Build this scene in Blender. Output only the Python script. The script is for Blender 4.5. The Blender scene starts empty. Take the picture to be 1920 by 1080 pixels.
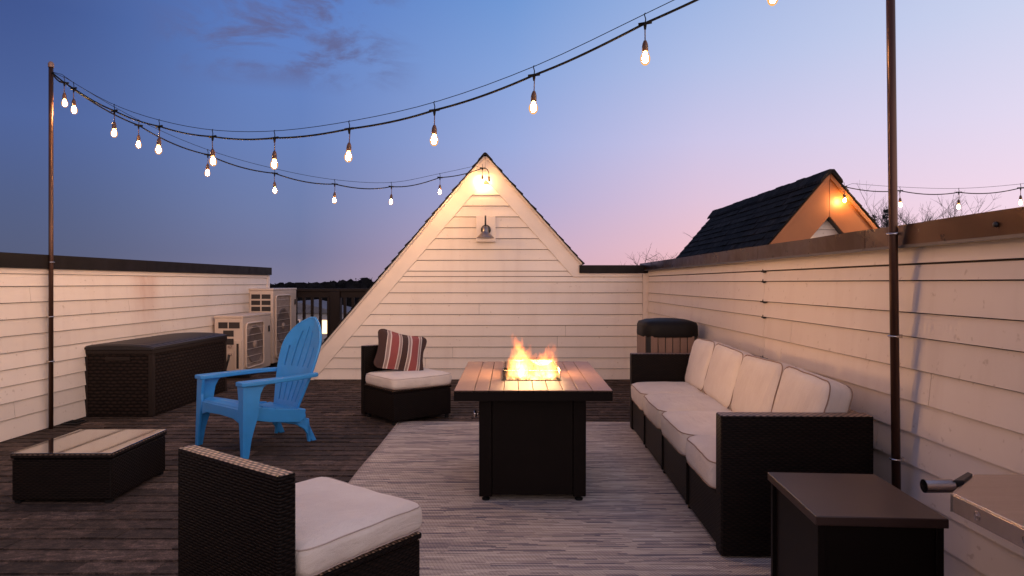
import bpy, bmesh, math, random
from mathutils import Vector, Matrix, noise
R = math.radians
random.seed(7)
scn = bpy.context.scene
col = scn.collection

# ------------------------------------------------------------------ camera
F_PX, H = 1260.0, 1.18            # focal length in photo pixels, eye height
cam_d = bpy.data.cameras.new('camera')
cam = bpy.data.objects.new('camera', cam_d); col.objects.link(cam)
cam.location = (0, 0, H); cam.rotation_euler = (R(90), 0, 0)
cam_d.sensor_width = 36; cam_d.lens = 36*F_PX/1920; cam_d.shift_y = -10/1920
cam_d.clip_start = 0.05; cam_d.clip_end = 4000
scn.camera = cam

# ------------------------------------------------------------------ sky
def lin(c, a=1.0):
    out = []
    for v in c:
        v /= 255.0
        out.append(v/12.92 if v <= .04045 else ((v+.055)/1.055)**2.4)
    return (*out, a)
world = bpy.data.worlds.new('World'); scn.world = world; world.use_nodes = True
wt = world.node_tree; wt.nodes.clear()
def wn(t): return wt.nodes.new(t)
def wl(a, b): wt.links.new(a, b)
tc = wn('ShaderNodeTexCoord'); sep = wn('ShaderNodeSeparateXYZ'); wl(tc.outputs['Generated'], sep.inputs[0])
def wmath(op, a, b=None, clamp=False):
    n = wn('ShaderNodeMath'); n.operation = op; n.use_clamp = clamp
    for i, v in enumerate((a, b)):
        if v is None: continue
        if isinstance(v, (int, float)): n.inputs[i].default_value = v
        else: wl(v, n.inputs[i])
    return n.outputs[0]
x2 = wmath('MULTIPLY', sep.outputs[0], sep.outputs[0]); y2 = wmath('MULTIPLY', sep.outputs[1], sep.outputs[1])
hyp = wmath('SQRT', wmath('ADD', wmath('ADD', x2, y2), 1e-5))
azs = wmath('DIVIDE', sep.outputs[0], hyp)
def sky_ramp(stops):
    stops = [(p, (c[0]+11, c[1]+12, c[2]+5)) for p, c in stops]
    r = wn('ShaderNodeValToRGB'); e = r.color_ramp.elements
    e[0].position, e[0].color = stops[0][0], lin(stops[0][1])
    e[1].position, e[1].color = stops[-1][0], lin(stops[-1][1])
    for p, c in stops[1:-1]:
        n = e.new(p); n.color = lin(c)
    wl(sep.outputs[2], r.inputs[0]); return r.outputs[0]
ramps = [(-.62, sky_ramp([(0, (86, 88, 118)), (.03, (76, 82, 118)), (.1, (72, 84, 130)), (.2, (68, 88, 150)), (.32, (54, 74, 138)), (.6, (72, 86, 146)), (1, (112, 116, 164))])),
         (-.30, sky_ramp([(0, (118, 112, 146)), (.04, (106, 108, 150)), (.1, (102, 114, 164)), (.2, (94, 118, 182)), (.32, (86, 118, 192)), (.42, (74, 108, 188)), (.65, (86, 104, 164)), (1, (112, 116, 164))])),
         (0., sky_ramp([(0, (196, 158, 180)), (.05, (184, 158, 192)), (.12, (162, 158, 206)), (.2, (146, 160, 216)), (.3, (124, 152, 214)), (.39, (102, 140, 208)), (.65, (98, 118, 178)), (1, (112, 116, 164))])),
         (.27, sky_ramp([(0, (232, 172, 178)), (.05, (228, 180, 196)), (.12, (212, 184, 214)), (.2, (194, 186, 226)), (.3, (168, 180, 226)), (.38, (148, 170, 222)), (.65, (128, 146, 200)), (1, (112, 116, 164))])),
         (.62, sky_ramp([(0, (244, 206, 222)), (.1, (234, 206, 230)), (.2, (216, 206, 236)), (.32, (194, 200, 234)), (.65, (160, 166, 210)), (1, (112, 116, 164))]))]
cur = ramps[0][1]
for (s0, _), (s1, c1) in zip(ramps, ramps[1:]):
    m = wn('ShaderNodeMapRange'); m.interpolation_type = 'SMOOTHSTEP' if s0 < -.5 else 'LINEAR'
    m.inputs[1].default_value = s0; m.inputs[2].default_value = s1; wl(azs, m.inputs[0])
    mx = wn('ShaderNodeMixRGB'); wl(m.outputs[0], mx.inputs[0]); wl(cur, mx.inputs[1]); wl(c1, mx.inputs[2])
    cur = mx.outputs[0]
GLOW = (2.1, 1.50, 1.12)
# faint wisps of cloud high on the left
mp = wn('ShaderNodeMapping'); mp.inputs['Scale'].default_value = (3.2, 3.2, 8.0); wl(tc.outputs['Generated'], mp.inputs[0])
nz = wn('ShaderNodeTexNoise'); nz.inputs['Scale'].default_value = 2.3; nz.inputs['Detail'].default_value = 7; nz.inputs['Roughness'].default_value = .62
nz.inputs['Distortion'].default_value = .5
wl(mp.outputs[0], nz.inputs['Vector'])
def wrange(v, a, b, c=0, d=1):
    m = wn('ShaderNodeMapRange'); m.interpolation_type = 'SMOOTHSTEP'
    for i, q in enumerate((a, b, c, d)): m.inputs[i+1].default_value = q
    wl(v, m.inputs[0]); return m.outputs[0]
cl = wrange(nz.outputs[0], .42, .60)
msk = wmath('MULTIPLY', wmath('MULTIPLY', wrange(sep.outputs[2], .255, .30), wrange(azs, -.50, -.38)), wrange(azs, -.12, -.24))
cm = wmath('MULTIPLY', wmath('MULTIPLY', cl, msk), .8)
mx = wn('ShaderNodeMixRGB'); wl(cm, mx.inputs[0]); wl(cur, mx.inputs[1]); mx.inputs[2].default_value = lin((98, 98, 138))
# broad afterglow of the sun that has set behind the camera, a little to the right
gd = wmath('ADD', wmath('MULTIPLY', wmath('DIVIDE', sep.outputs[0], hyp), .42), wmath('MULTIPLY', wmath('DIVIDE', sep.outputs[1], hyp), -.907))
gl_f = wmath('MULTIPLY', wrange(gd, -.15, .95), wrange(sep.outputs[2], .80, .0))
gmx = wn('ShaderNodeMixRGB'); gmx.blend_type = 'ADD'; wl(gl_f, gmx.inputs[0]); wl(mx.outputs[0], gmx.inputs[1]); gmx.inputs[2].default_value = (*GLOW, 1)
mx = gmx
bg = wn('ShaderNodeBackground'); bg.inputs[1].default_value = 1.0; wl(mx.outputs[0], bg.inputs[0])
wo = wn('ShaderNodeOutputWorld'); wl(bg.outputs[0], wo.inputs[0])

scn.view_settings.view_transform = 'Standard'; scn.view_settings.look = 'None'
scn.view_settings.exposure = 0.0; scn.view_settings.gamma = 1; scn.view_settings.use_curve_mapping = False
BULB_STRENGTH, FIRE_POWER = 1350.0, 20.0
scn.render.engine = 'CYCLES'
cy = scn.cycles
cy.use_denoising = True
try: cy.denoiser = 'OPENIMAGEDENOISE'
except Exception: pass
cy.sample_clamp_indirect = 4.0; cy.sample_clamp_direct = 0
cy.caustics_reflective = False; cy.caustics_refractive = False
cy.max_bounces = 7; cy.diffuse_bounces = 4; cy.glossy_bounces = 3; cy.transmission_bounces = 6; cy.transparent_max_bounces = 12
cy.volume_max_steps = 128

# ------------------------------------------------------------------ materials
def newmat(name):
    m = bpy.data.materials.new(name); m.use_nodes = True
    nt = m.node_tree; b = nt.nodes['Principled BSDF']; return m, nt, b
def N(nt, t, **kw):
    n = nt.nodes.new(t)
    for k, v in kw.items(): setattr(n, k, v)
    return n
def mth(nt, op, a, b=None, clamp=False):
    n = nt.nodes.new('ShaderNodeMath'); n.operation = op; n.use_clamp = clamp
    for i, v in enumerate((a, b)):
        if v is None: continue
        if isinstance(v, (int, float)): n.inputs[i].default_value = v
        else: nt.links.new(v, n.inputs[i])
    return n.outputs[0]
def ramp(nt, fac, stops, interp='LINEAR'):
    r = nt.nodes.new('ShaderNodeValToRGB'); r.color_ramp.interpolation = interp
    e = r.color_ramp.elements
    e[0].position, e[0].color = stops[0][0], (*stops[0][1], 1)
    e[1].position, e[1].color = stops[-1][0], (*stops[-1][1], 1)
    for p, c in stops[1:-1]:
        q = e.new(p); q.color = (*c, 1)
    nt.links.new(fac, r.inputs[0]); return r.outputs[0]
def tex(nt, src, scale, mapping=(1, 1, 1), detail=4, rough=.55, dist=0):
    mp = nt.nodes.new('ShaderNodeMapping'); mp.inputs['Scale'].default_value = mapping
    nt.links.new(src, mp.inputs[0])
    t = nt.nodes.new('ShaderNodeTexNoise'); t.inputs['Scale'].default_value = scale
    t.inputs['Detail'].default_value = detail; t.inputs['Roughness'].default_value = rough
    t.inputs['Distortion'].default_value = dist
    nt.links.new(mp.outputs[0], t.inputs['Vector']); return t.outputs[0]
def bump(nt, b, h, strength=.3, dist=.002):
    n = nt.nodes.new('ShaderNodeBump'); n.inputs['Strength'].default_value = strength
    n.inputs['Distance'].default_value = dist
    nt.links.new(h, n.inputs['Height']); nt.links.new(n.outputs[0], b.inputs['Normal'])
def sc(c, k): return tuple(min(1, v*k) for v in c)
def mat(name, c, rough=.6, metal=0, var=.15, scale=6, bmp=0, bscale=60, mapping=(1, 1, 1), spec=.5, coat=0):
    m, nt, b = newmat(name)
    g = nt.nodes.new('ShaderNodeNewGeometry'); pos = g.outputs['Position']
    f = tex(nt, pos, scale, mapping)
    cr = ramp(nt, f, [(.3, sc(c, 1-var)), (.7, sc(c, 1+var))])
    nt.links.new(cr, b.inputs['Base Color'])
    b.inputs['Roughness'].default_value = rough; b.inputs['Metallic'].default_value = metal
    b.inputs['Specular IOR Level'].default_value = spec
    if coat: b.inputs['Coat Weight'].default_value = coat
    if bmp: bump(nt, b, tex(nt, pos, bscale, mapping, 3), bmp, .003)
    return m

def siding_mat():
    m, nt, b = newmat('painted_siding')
    g = nt.nodes.new('ShaderNodeNewGeometry'); pos = g.outputs['Position']
    oi = nt.nodes.new('ShaderNodeObjectInfo')
    base = ramp(nt, tex(nt, pos, 1.1, (1, 1, 1), 5), [(.3, (.73, .62, .535)), (.7, (.81, .70, .61))])
    streak = ramp(nt, tex(nt, pos, 7, (1, 1, .12), 4, .6), [(.28, (.95, .93, .92)), (.5, (1, 1, 1))])
    per = ramp(nt, oi.outputs['Random'], [(0, (.89, .885, .88)), (1, (1.0, 1.0, 1.0))])
    spots = ramp(nt, tex(nt, pos, 26, (1, 1, 1), 2), [(.25, (.8, .76, .72)), (.33, (1, 1, 1))])
    c = base
    for o in (streak, per, spots):
        mx = N(nt, 'ShaderNodeMixRGB', blend_type='MULTIPLY'); mx.inputs[0].default_value = 1
        nt.links.new(c, mx.inputs[1]); nt.links.new(o, mx.inputs[2]); c = mx.outputs[0]
    nt.links.new(c, b.inputs['Base Color']); b.inputs['Roughness'].default_value = .55
    b.inputs['Specular IOR Level'].default_value = .35
    bump(nt, b, tex(nt, pos, 40, (.15, .15, 1), 4), .12, .002)
    return m
def stained_siding():
    m = siding_mat(); m.name = 'stained_siding'; nt = m.node_tree; b = nt.nodes['Principled BSDF']
    src = b.inputs['Base Color'].links[0].from_socket
    g = nt.nodes.new('ShaderNodeNewGeometry'); s = nt.nodes.new('ShaderNodeSeparateXYZ'); nt.links.new(g.outputs['Position'], s.inputs[0])
    # rust that ran down from the joint in the coping
    d = mth(nt, 'ABSOLUTE', mth(nt, 'SUBTRACT', s.outputs[1], 6.83))
    a = N(nt, 'ShaderNodeMapRange'); a.inputs[1].default_value = .30; a.inputs[2].default_value = .03; nt.links.new(d, a.inputs[0])
    z = N(nt, 'ShaderNodeMapRange'); z.inputs[1].default_value = .62; z.inputs[2].default_value = 1.1; nt.links.new(s.outputs[2], z.inputs[0])
    f = mth(nt, 'MULTIPLY', mth(nt, 'MULTIPLY', a.outputs[0], z.outputs[0]), tex(nt, g.outputs['Position'], 9, (1, 1, .2), 4))
    mx = N(nt, 'ShaderNodeMixRGB'); nt.links.new(mth(nt, 'MULTIPLY', f, .9, True), mx.inputs[0]); nt.links.new(src, mx.inputs[1])
    mx.inputs[2].default_value = (.45, .2, .11, 1); nt.links.new(mx.outputs[0], b.inputs['Base Color'])
    return m
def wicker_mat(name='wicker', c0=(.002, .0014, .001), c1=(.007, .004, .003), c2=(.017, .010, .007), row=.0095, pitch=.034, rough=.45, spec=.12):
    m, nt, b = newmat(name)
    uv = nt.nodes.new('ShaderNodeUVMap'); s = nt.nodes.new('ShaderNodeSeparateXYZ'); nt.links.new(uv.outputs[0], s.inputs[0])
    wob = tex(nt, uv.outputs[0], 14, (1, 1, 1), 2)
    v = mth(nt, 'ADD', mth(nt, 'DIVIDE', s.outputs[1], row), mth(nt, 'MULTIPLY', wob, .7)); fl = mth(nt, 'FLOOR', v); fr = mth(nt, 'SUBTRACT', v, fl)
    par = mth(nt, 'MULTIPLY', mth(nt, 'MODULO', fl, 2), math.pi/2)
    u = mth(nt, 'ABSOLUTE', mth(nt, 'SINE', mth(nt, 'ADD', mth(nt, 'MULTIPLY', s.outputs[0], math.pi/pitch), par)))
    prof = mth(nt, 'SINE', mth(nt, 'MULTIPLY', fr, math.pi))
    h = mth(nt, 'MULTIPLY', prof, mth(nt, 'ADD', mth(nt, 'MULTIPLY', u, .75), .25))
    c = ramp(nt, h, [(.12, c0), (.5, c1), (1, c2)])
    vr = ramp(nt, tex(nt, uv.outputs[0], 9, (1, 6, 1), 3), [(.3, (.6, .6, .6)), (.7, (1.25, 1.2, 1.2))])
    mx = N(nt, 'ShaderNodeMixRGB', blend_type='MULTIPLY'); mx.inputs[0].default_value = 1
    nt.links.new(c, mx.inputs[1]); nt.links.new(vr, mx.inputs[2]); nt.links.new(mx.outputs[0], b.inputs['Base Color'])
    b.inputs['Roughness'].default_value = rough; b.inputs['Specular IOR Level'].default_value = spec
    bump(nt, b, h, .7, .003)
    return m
def cushion_mat():
    m, nt, b = newmat('cushion_fabric')
    tcn = nt.nodes.new('ShaderNodeTexCoord'); o = tcn.outputs['Object']
    oi = nt.nodes.new('ShaderNodeObjectInfo')
    base = ramp(nt, tex(nt, o, 5, (1, 1, 1), 5), [(.3, (.72, .61, .52)), (.7, (.82, .72, .62))])
    per = ramp(nt, oi.outputs['Random'], [(0, (.9, .9, .9)), (1, (1, 1, 1))])
    mx = N(nt, 'ShaderNodeMixRGB', blend_type='MULTIPLY'); mx.inputs[0].default_value = 1
    nt.links.new(base, mx.inputs[1]); nt.links.new(per, mx.inputs[2]); nt.links.new(mx.outputs[0], b.inputs['Base Color'])
    b.inputs['Roughness'].default_value = .9; b.inputs['Specular IOR Level'].default_value = .15
    b.inputs['Sheen Weight'].default_value = .15
    wr = tex(nt, o, 7, (1, .35, 1), 4, .6, .6)
    fine = tex(nt, o, 420, (1, 1, 1), 1)
    bump(nt, b, mth(nt, 'ADD', wr, mth(nt, 'MULTIPLY', fine, .08)), .7, .03)
    return m
def shingle_mat(name, cs, bumpiness=.8, k=1.0):
    m, nt, b = newmat(name)
    g = nt.nodes.new('ShaderNodeNewGeometry'); oi = nt.nodes.new('ShaderNodeObjectInfo'); pos = g.outputs['Position']
    r = mth(nt, 'FRACT', mth(nt, 'ADD', mth(nt, 'MULTIPLY', oi.outputs['Random'], 7.3), g.outputs['Random Per Island']))
    c = ramp(nt, r, [(0, sc(cs[0], k)), (.4, sc(cs[1], k)), (.8, sc(cs[2], k)), (1, sc(cs[3], k))])
    gr = ramp(nt, tex(nt, pos, 170, (1, 1, 1), 2), [(.3, (.5, .5, .5)), (.7, (1.5, 1.5, 1.5))])
    pt = ramp(nt, tex(nt, pos, 13, (1, 1.8, 1), 6, .8), [(.36, (.36, .33, .32)), (.50, (.90, .85, .82)), (.64, (2.1, 1.95, 1.9))])
    for o in (gr, pt):
        mx = N(nt, 'ShaderNodeMixRGB', blend_type='MULTIPLY'); mx.inputs[0].default_value = 1
        nt.links.new(c, mx.inputs[1]); nt.links.new(o, mx.inputs[2]); c = mx.outputs[0]
    nt.links.new(c, b.inputs['Base Color']); b.inputs['Roughness'].default_value = .85
    b.inputs['Specular IOR Level'].default_value = .3 if name == 'deck_shingle' else .08
    bump(nt, b, tex(nt, pos, 260, (1, 1, 1), 2), bumpiness, .003)
    return m
def rug_mat():
    m, nt, b = newmat('woven_rug')
    tcn = nt.nodes.new('ShaderNodeTexCoord'); o = tcn.outputs['Object']
    s = nt.nodes.new('ShaderNodeSeparateXYZ'); nt.links.new(o, s.inputs[0])
    row = mth(nt, 'FLOOR', mth(nt, 'DIVIDE', s.outputs[1], .0115))
    # every yarn row is spun from dashes of different colour, shifted from row to row
    wr = nt.nodes.new('ShaderNodeTexWhiteNoise'); wr.noise_dimensions = '1D'; nt.links.new(row, wr.inputs['W'])
    def dashes(freq, k):
        cb = nt.nodes.new('ShaderNodeCombineXYZ')
        nt.links.new(mth(nt, 'FLOOR', mth(nt, 'ADD', mth(nt, 'MULTIPLY', s.outputs[0], freq), mth(nt, 'MULTIPLY', wr.outputs['Value'], 17.0*k))), cb.inputs[0])
        nt.links.new(row, cb.inputs[1]); cb.inputs[2].default_value = k
        w = nt.nodes.new('ShaderNodeTexWhiteNoise'); w.noise_dimensions = '3D'; nt.links.new(cb.outputs[0], w.inputs['Vector']); return w.outputs['Value']
    d = mth(nt, 'ADD', mth(nt, 'MULTIPLY', dashes(3.1, 1.0), .30), mth(nt, 'MULTIPLY', dashes(7.7, 2.0), .22))
    broad = tex(nt, o, 1.5, (.55, 4.5, 1), 3)
    v = mth(nt, 'ADD', d, mth(nt, 'MULTIPLY', broad, .50))
    c = ramp(nt, v, [(.26, (.20, .175, .20)), (.37, (.34, .285, .27)), (.46, (.58, .475, .385)), (.54, (.76, .645, .52)), (.62, (.48, .39, .34)), (.70, (.82, .71, .58)), (.8, (.86, .76, .63))])
    w = mth(nt, 'MULTIPLY', mth(nt, 'SINE', mth(nt, 'MULTIPLY', s.outputs[1], 2*math.pi/.0115)), mth(nt, 'SINE', mth(nt, 'ADD', mth(nt, 'MULTIPLY', s.outputs[0], 2*math.pi/.016), mth(nt, 'MULTIPLY', row, 1.57))))
    wc = ramp(nt, w, [(0, (.62, .62, .64)), (.5, (1.0, 1.0, 1.0))])
    mx = N(nt, 'ShaderNodeMixRGB', blend_type='MULTIPLY'); mx.inputs[0].default_value = 1
    nt.links.new(c, mx.inputs[1]); nt.links.new(wc, mx.inputs[2]); nt.links.new(mx.outputs[0], b.inputs['Base Color'])
    b.inputs['Roughness'].default_value = .85; b.inputs['Specular IOR Level'].default_value = .2
    bump(nt, b, w, .5, .002)
    return m
def stripe_mat():
    m, nt, b = newmat('striped_fabric')
    tcn = nt.nodes.new('ShaderNodeTexCoord'); s = nt.nodes.new('ShaderNodeSeparateXYZ'); nt.links.new(tcn.outputs['Object'], s.inputs[0])
    u = mth(nt, 'ADD', mth(nt, 'DIVIDE', s.outputs[0], .42), .5)      # 0..1 across the pillow
    dk, rd, cr, mg = (.05, .022, .016), (.26, .062, .055), (.62, .52, .45), (.27, .19, .16)
    st = [(0, dk), (.15, dk), (.155, cr), (.17, mg), (.225, cr), (.25, rd), (.40, rd), (.405, cr), (.42, mg), (.465, cr), (.475, dk),
          (.60, dk), (.605, cr), (.62, mg), (.665, cr), (.69, rd), (.84, rd), (.845, cr), (.86, mg), (.9, cr), (.915, dk), (1, dk)]
    r = ramp(nt, u, st[:16] + st[16:], 'CONSTANT')
    fine = tex(nt, tcn.outputs['Object'], 300, (1, 1, 1), 1)
    nt.links.new(r, b.inputs['Base Color']); b.inputs['Roughness'].default_value = .9
    bump(nt, b, fine, .3, .002)
    return m
def metal_coping(name, c, rough, metal, wav=.6):
    m, nt, b = newmat(name)
    g = nt.nodes.new('ShaderNodeNewGeometry'); pos = g.outputs['Position']
    cc = ramp(nt, tex(nt, pos, 2.5, (1, 1, 1), 5), [(.3, sc(c, .75)), (.7, sc(c, 1.2))])
    nt.links.new(cc, b.inputs['Base Color']); b.inputs['Metallic'].default_value = metal
    rr = ramp(nt, tex(nt, pos, 9, (1, 1, 1), 4), [(.3, (rough-.08,)*3), (.7, (rough+.1,)*3)])
    nt.links.new(rr, b.inputs['Roughness'])
    b.inputs['Specular IOR Level'].default_value = .5 if metal > .5 else .15
    bump(nt, b, tex(nt, pos, 1.7, (1, 1, .6), 0), wav, .05)
    return m
def emis(name, c, s):
    m, nt, b = newmat(name)
    b.inputs['Base Color'].default_value = (.8, .7, .5, 1)
    b.inputs['Emission Color'].default_value = (*c, 1); b.inputs['Emission Strength'].default_value = s
    return m
def glass_mat(name, tint=(1, 1, 1), base=.06, gl=.35):
    m, nt, b = newmat(name); nt.nodes.remove(b)
    out = nt.nodes['Material Output']
    t = nt.nodes.new('ShaderNodeBsdfTransparent'); t.inputs[0].default_value = (*tint, 1)
    g = nt.nodes.new('ShaderNodeBsdfGlossy'); g.inputs['Roughness'].default_value = .03
    lw = nt.nodes.new('ShaderNodeFresnel'); lw.inputs[0].default_value = 1.5
    mx = nt.nodes.new('ShaderNodeMixShader'); nt.links.new(mth(nt, 'ADD', lw.outputs[0], base, True), mx.inputs[0])
    nt.links.new(t.outputs[0], mx.inputs[1]); nt.links.new(g.outputs[0], mx.inputs[2]); nt.links.new(mx.outputs[0], out.inputs[0])
    return m
def bulbglass_mat():
    m, nt, b = newmat('amber_bulb_glass'); nt.nodes.remove(b); out = nt.nodes['Material Output']
    t = nt.nodes.new('ShaderNodeBsdfTransparent'); t.inputs[0].default_value = (.50, .42, .30, 1)
    e = nt.nodes.new('ShaderNodeEmission'); e.inputs[0].default_value = (1, .50, .14, 1); e.inputs[1].default_value = .62
    a = nt.nodes.new('ShaderNodeAddShader'); nt.links.new(t.outputs[0], a.inputs[0]); nt.links.new(e.outputs[0], a.inputs[1])
    nt.links.new(a.outputs[0], out.inputs[0]); m.cycles.emission_sampling = 'NONE'; return m
def flame_mat():
    m, nt, b = newmat('flame_gas'); nt.nodes.remove(b); out = nt.nodes['Material Output']
    tcn = nt.nodes.new('ShaderNodeTexCoord'); o = tcn.outputs['Object']
    s = nt.nodes.new('ShaderNodeSeparateXYZ'); nt.links.new(o, s.inputs[0])
    z = s.outputs[2]                                           # 0 at the burner, 1 at the tip (object is scaled)
    g = nt.nodes.new('ShaderNodeNewGeometry')
    n1 = tex(nt, g.outputs['Position'], 26, (1, 1, .55), 3, .6, 1.1)
    d = N(nt, 'ShaderNodeMapRange'); d.inputs[1].default_value = .42; d.inputs[2].default_value = .56; nt.links.new(mth(nt, 'SUBTRACT', n1, mth(nt, 'MULTIPLY', z, .075)), d.inputs[0])
    rad = mth(nt, 'SQRT', mth(nt, 'ADD', mth(nt, 'MULTIPLY', s.outputs[0], s.outputs[0]), mth(nt, 'MULTIPLY', s.outputs[1], s.outputs[1])))
    fall = N(nt, 'ShaderNodeMapRange'); fall.inputs[1].default_value = 1.0; fall.inputs[2].default_value = .1; nt.links.new(rad, fall.inputs[0])
    hz = N(nt, 'ShaderNodeMapRange'); hz.inputs[1].default_value = 1.0; hz.inputs[2].default_value = .15; hz.inputs[3].default_value = .1; hz.inputs[4].default_value = 1; nt.links.new(z, hz.inputs[0])
    st = mth(nt, 'MULTIPLY', mth(nt, 'MULTIPLY', d.outputs[0], hz.outputs[0]), mth(nt, 'MULTIPLY', fall.outputs[0], 85.0))
    c = ramp(nt, z, [(.0, (1, .55, .20)), (.35, (1, .38, .08)), (.8, (1, .19, .025))])
    e = nt.nodes.new('ShaderNodeEmission'); nt.links.new(c, e.inputs[0]); nt.links.new(st, e.inputs[1])
    nt.links.new(e.outputs[0], out.inputs['Volume'])
    m.cycles.volume_step_rate = .35
    m.cycles.emission_sampling = 'NONE'
    return m

M = dict(
    siding=siding_mat(), stained=stained_siding(),
    trim=mat('painted_trim', (.74, .62, .53), .5, var=.06, scale=3, bmp=.15, bscale=30),
    shade_backing=mat('wall_core', (.05, .035, .028), .9),  # near black: the shadow in the lap gaps is put into this colour
    coping=metal_coping('brown_metal_coping', (.060, .030, .019), .32, .9, .75),
    coping_dark=metal_coping('dark_metal_coping', (.010, .007, .0065), .55, 0, .2),
    flange=mat('grey_flashing', (.10, .09, .095), .45, .5),
    shingle=shingle_mat('deck_shingle', [(.036, .024, .018), (.054, .037, .029), (.076, .052, .041), (.112, .079, .063)], k=.9),
    roofsh=shingle_mat('roof_shingle', [(.009, .0085, .008), (.013, .0125, .012), (.018, .017, .016), (.026, .024, .023)], .6),
    under=mat('roofing_felt', (.02, .017, .016), .95),
    rug=rug_mat(), rugedge=mat('rug_binding', (.36, .29, .25), .9, bmp=.3, bscale=200),
    wicker=wicker_mat(), wlit=wicker_mat('lit_wicker_top', (.01, .006, .004), (.16, .10, .068), (.62, .42, .29), .015, .028, .45, .5),  # tops far paler than the sides: bulb light put into the colour
    weave_box=wicker_mat('moulded_weave', (.003, .002, .0016), (.015, .009, .007), (.026, .016, .012), .03, .06, .5),
    box_plastic=mat('brown_resin', (.016, .0095, .007), .45, spec=.25, var=.1, bmp=.1, bscale=90),
    lid_plastic=mat('dark_resin_lid', (.016, .013, .013), .42, spec=.4, var=.12, bmp=.15, bscale=60),
    cushion=cushion_mat(), piping=mat('cushion_piping', (.33, .22, .16), .85, var=.1),
    stripe=stripe_mat(),
    blue=mat('blue_resin', (.028, .235, .58), .42, var=.07, scale=9, bmp=.06, bscale=120),
    table_top=mat('lit_brown_coat', (.32, .19, .14), .48, var=.06, scale=12, bmp=.08, bscale=260, spec=.3),  # table top paler than its sides, its lit look put into the colour
    table_side=mat('shaded_brown_coat', (.0065, .004, .0033), .42, spec=.10, var=.1, scale=8, bmp=.1, bscale=260),  # almost black: shade on the table sides put into the colour
    side_top=mat('side_table_coat', (.045, .024, .019), .38, var=.08, scale=10, bmp=.1, bscale=260, metal=.2),
    steel=mat('brushed_steel', (.52, .45, .42), .27, 1, var=.08, scale=8, bmp=.06, bscale=50, mapping=(.2, 8, 8)),
    chrome=mat('chrome', (.6, .55, .52), .12, 1, var=.03),
    blackm=mat('black_metal', (.012, .010, .010), .4, var=.1),
    pole=mat('bronze_pole', (.07, .032, .02), .36, .6, var=.15, scale=4),
    rubber=mat('black_rubber', (.009, .009, .009), .8, spec=.12),
    socket=mat('bulb_socket', (.08, .032, .014), .5),  # brown tint stands for bulb light falling on black rubber
    bulb=emis('lit_bulb', (1, .64, .33), BULB_STRENGTH),
    acbody=mat('ac_enamel', (.60, .47, .38), .42, var=.06, scale=4),
    acdark=mat('ac_interior', (.030, .022, .020), .7),
    accoil=mat('ac_coil', (.34, .25, .20), .6, var=.2, scale=20),
    acmouth=mat('fan_mouth', (.16, .115, .095), .6, var=.2, scale=12),
    bin_lid=mat('black_bin_lid', (.007, .006, .006), .6, spec=.2, bmp=.3, bscale=14),
    seam=mat('seam_fabric', (.50, .39, .33), .9, var=.1),
    pewter=mat('aged_pewter', (.30, .25, .22), .3, 1, var=.15),
    bin=mat('tan_resin', (.21, .125, .095), .5, var=.12, scale=5, mapping=(3, 3, .3)),
    rail=mat('brown_rail', (.016, .009, .007), .6, spec=.2),
    fascia=mat('stained_fascia', (.26, .085, .018), .5, var=.12, scale=4, bmp=.1, bscale=30),
    bark=mat('bark', (.07, .055, .05), .9, var=.3, scale=10),
    wood=mat('far_wood', (.009, .009, .010), 1, spec=0, var=.4, scale=.2),
    needle=mat('conifer_needles', (.012, .02, .016), .95, var=.3, scale=5),
    grass=mat('dark_ground', (.035, .04, .03), 1, var=.3, scale=.05),
    housew=mat('house_wall', (.24, .24, .27), .8, var=.1, scale=1),
    houser=mat('house_roof', (.10, .10, .12), .8, var=.2, scale=2),
    street=mat('asphalt', (.05, .05, .055), .85),
    glow=emis('lit_window', (1, .66, .32), 2.5), glow2=emis('street_lamp_light', (1, .8, .55), 6),
    darkwin=mat('dark_window', (.02, .025, .035), .15),
    tableglass=None, guard=glass_mat('wind_guard_glass', (1, .99, .97), .05),
    rock=mat('lava_rock', (.10, .075, .06), .7, var=.4, scale=60, bmp=.6, bscale=80),
    flame=flame_mat(), bulbglass=bulbglass_mat(),
)
_m, _nt, _b = newmat('glass_top'); _b.inputs['Base Color'].default_value = (.02, .017, .016, 1); _b.inputs['Roughness'].default_value = .04
_b.inputs['IOR'].default_value = 1.9; _b.inputs['Coat Weight'].default_value = .9; _b.inputs['Coat Roughness'].default_value = .03; _b.inputs['Coat IOR'].default_value = 1.8
M['tableglass'] = _m

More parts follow.
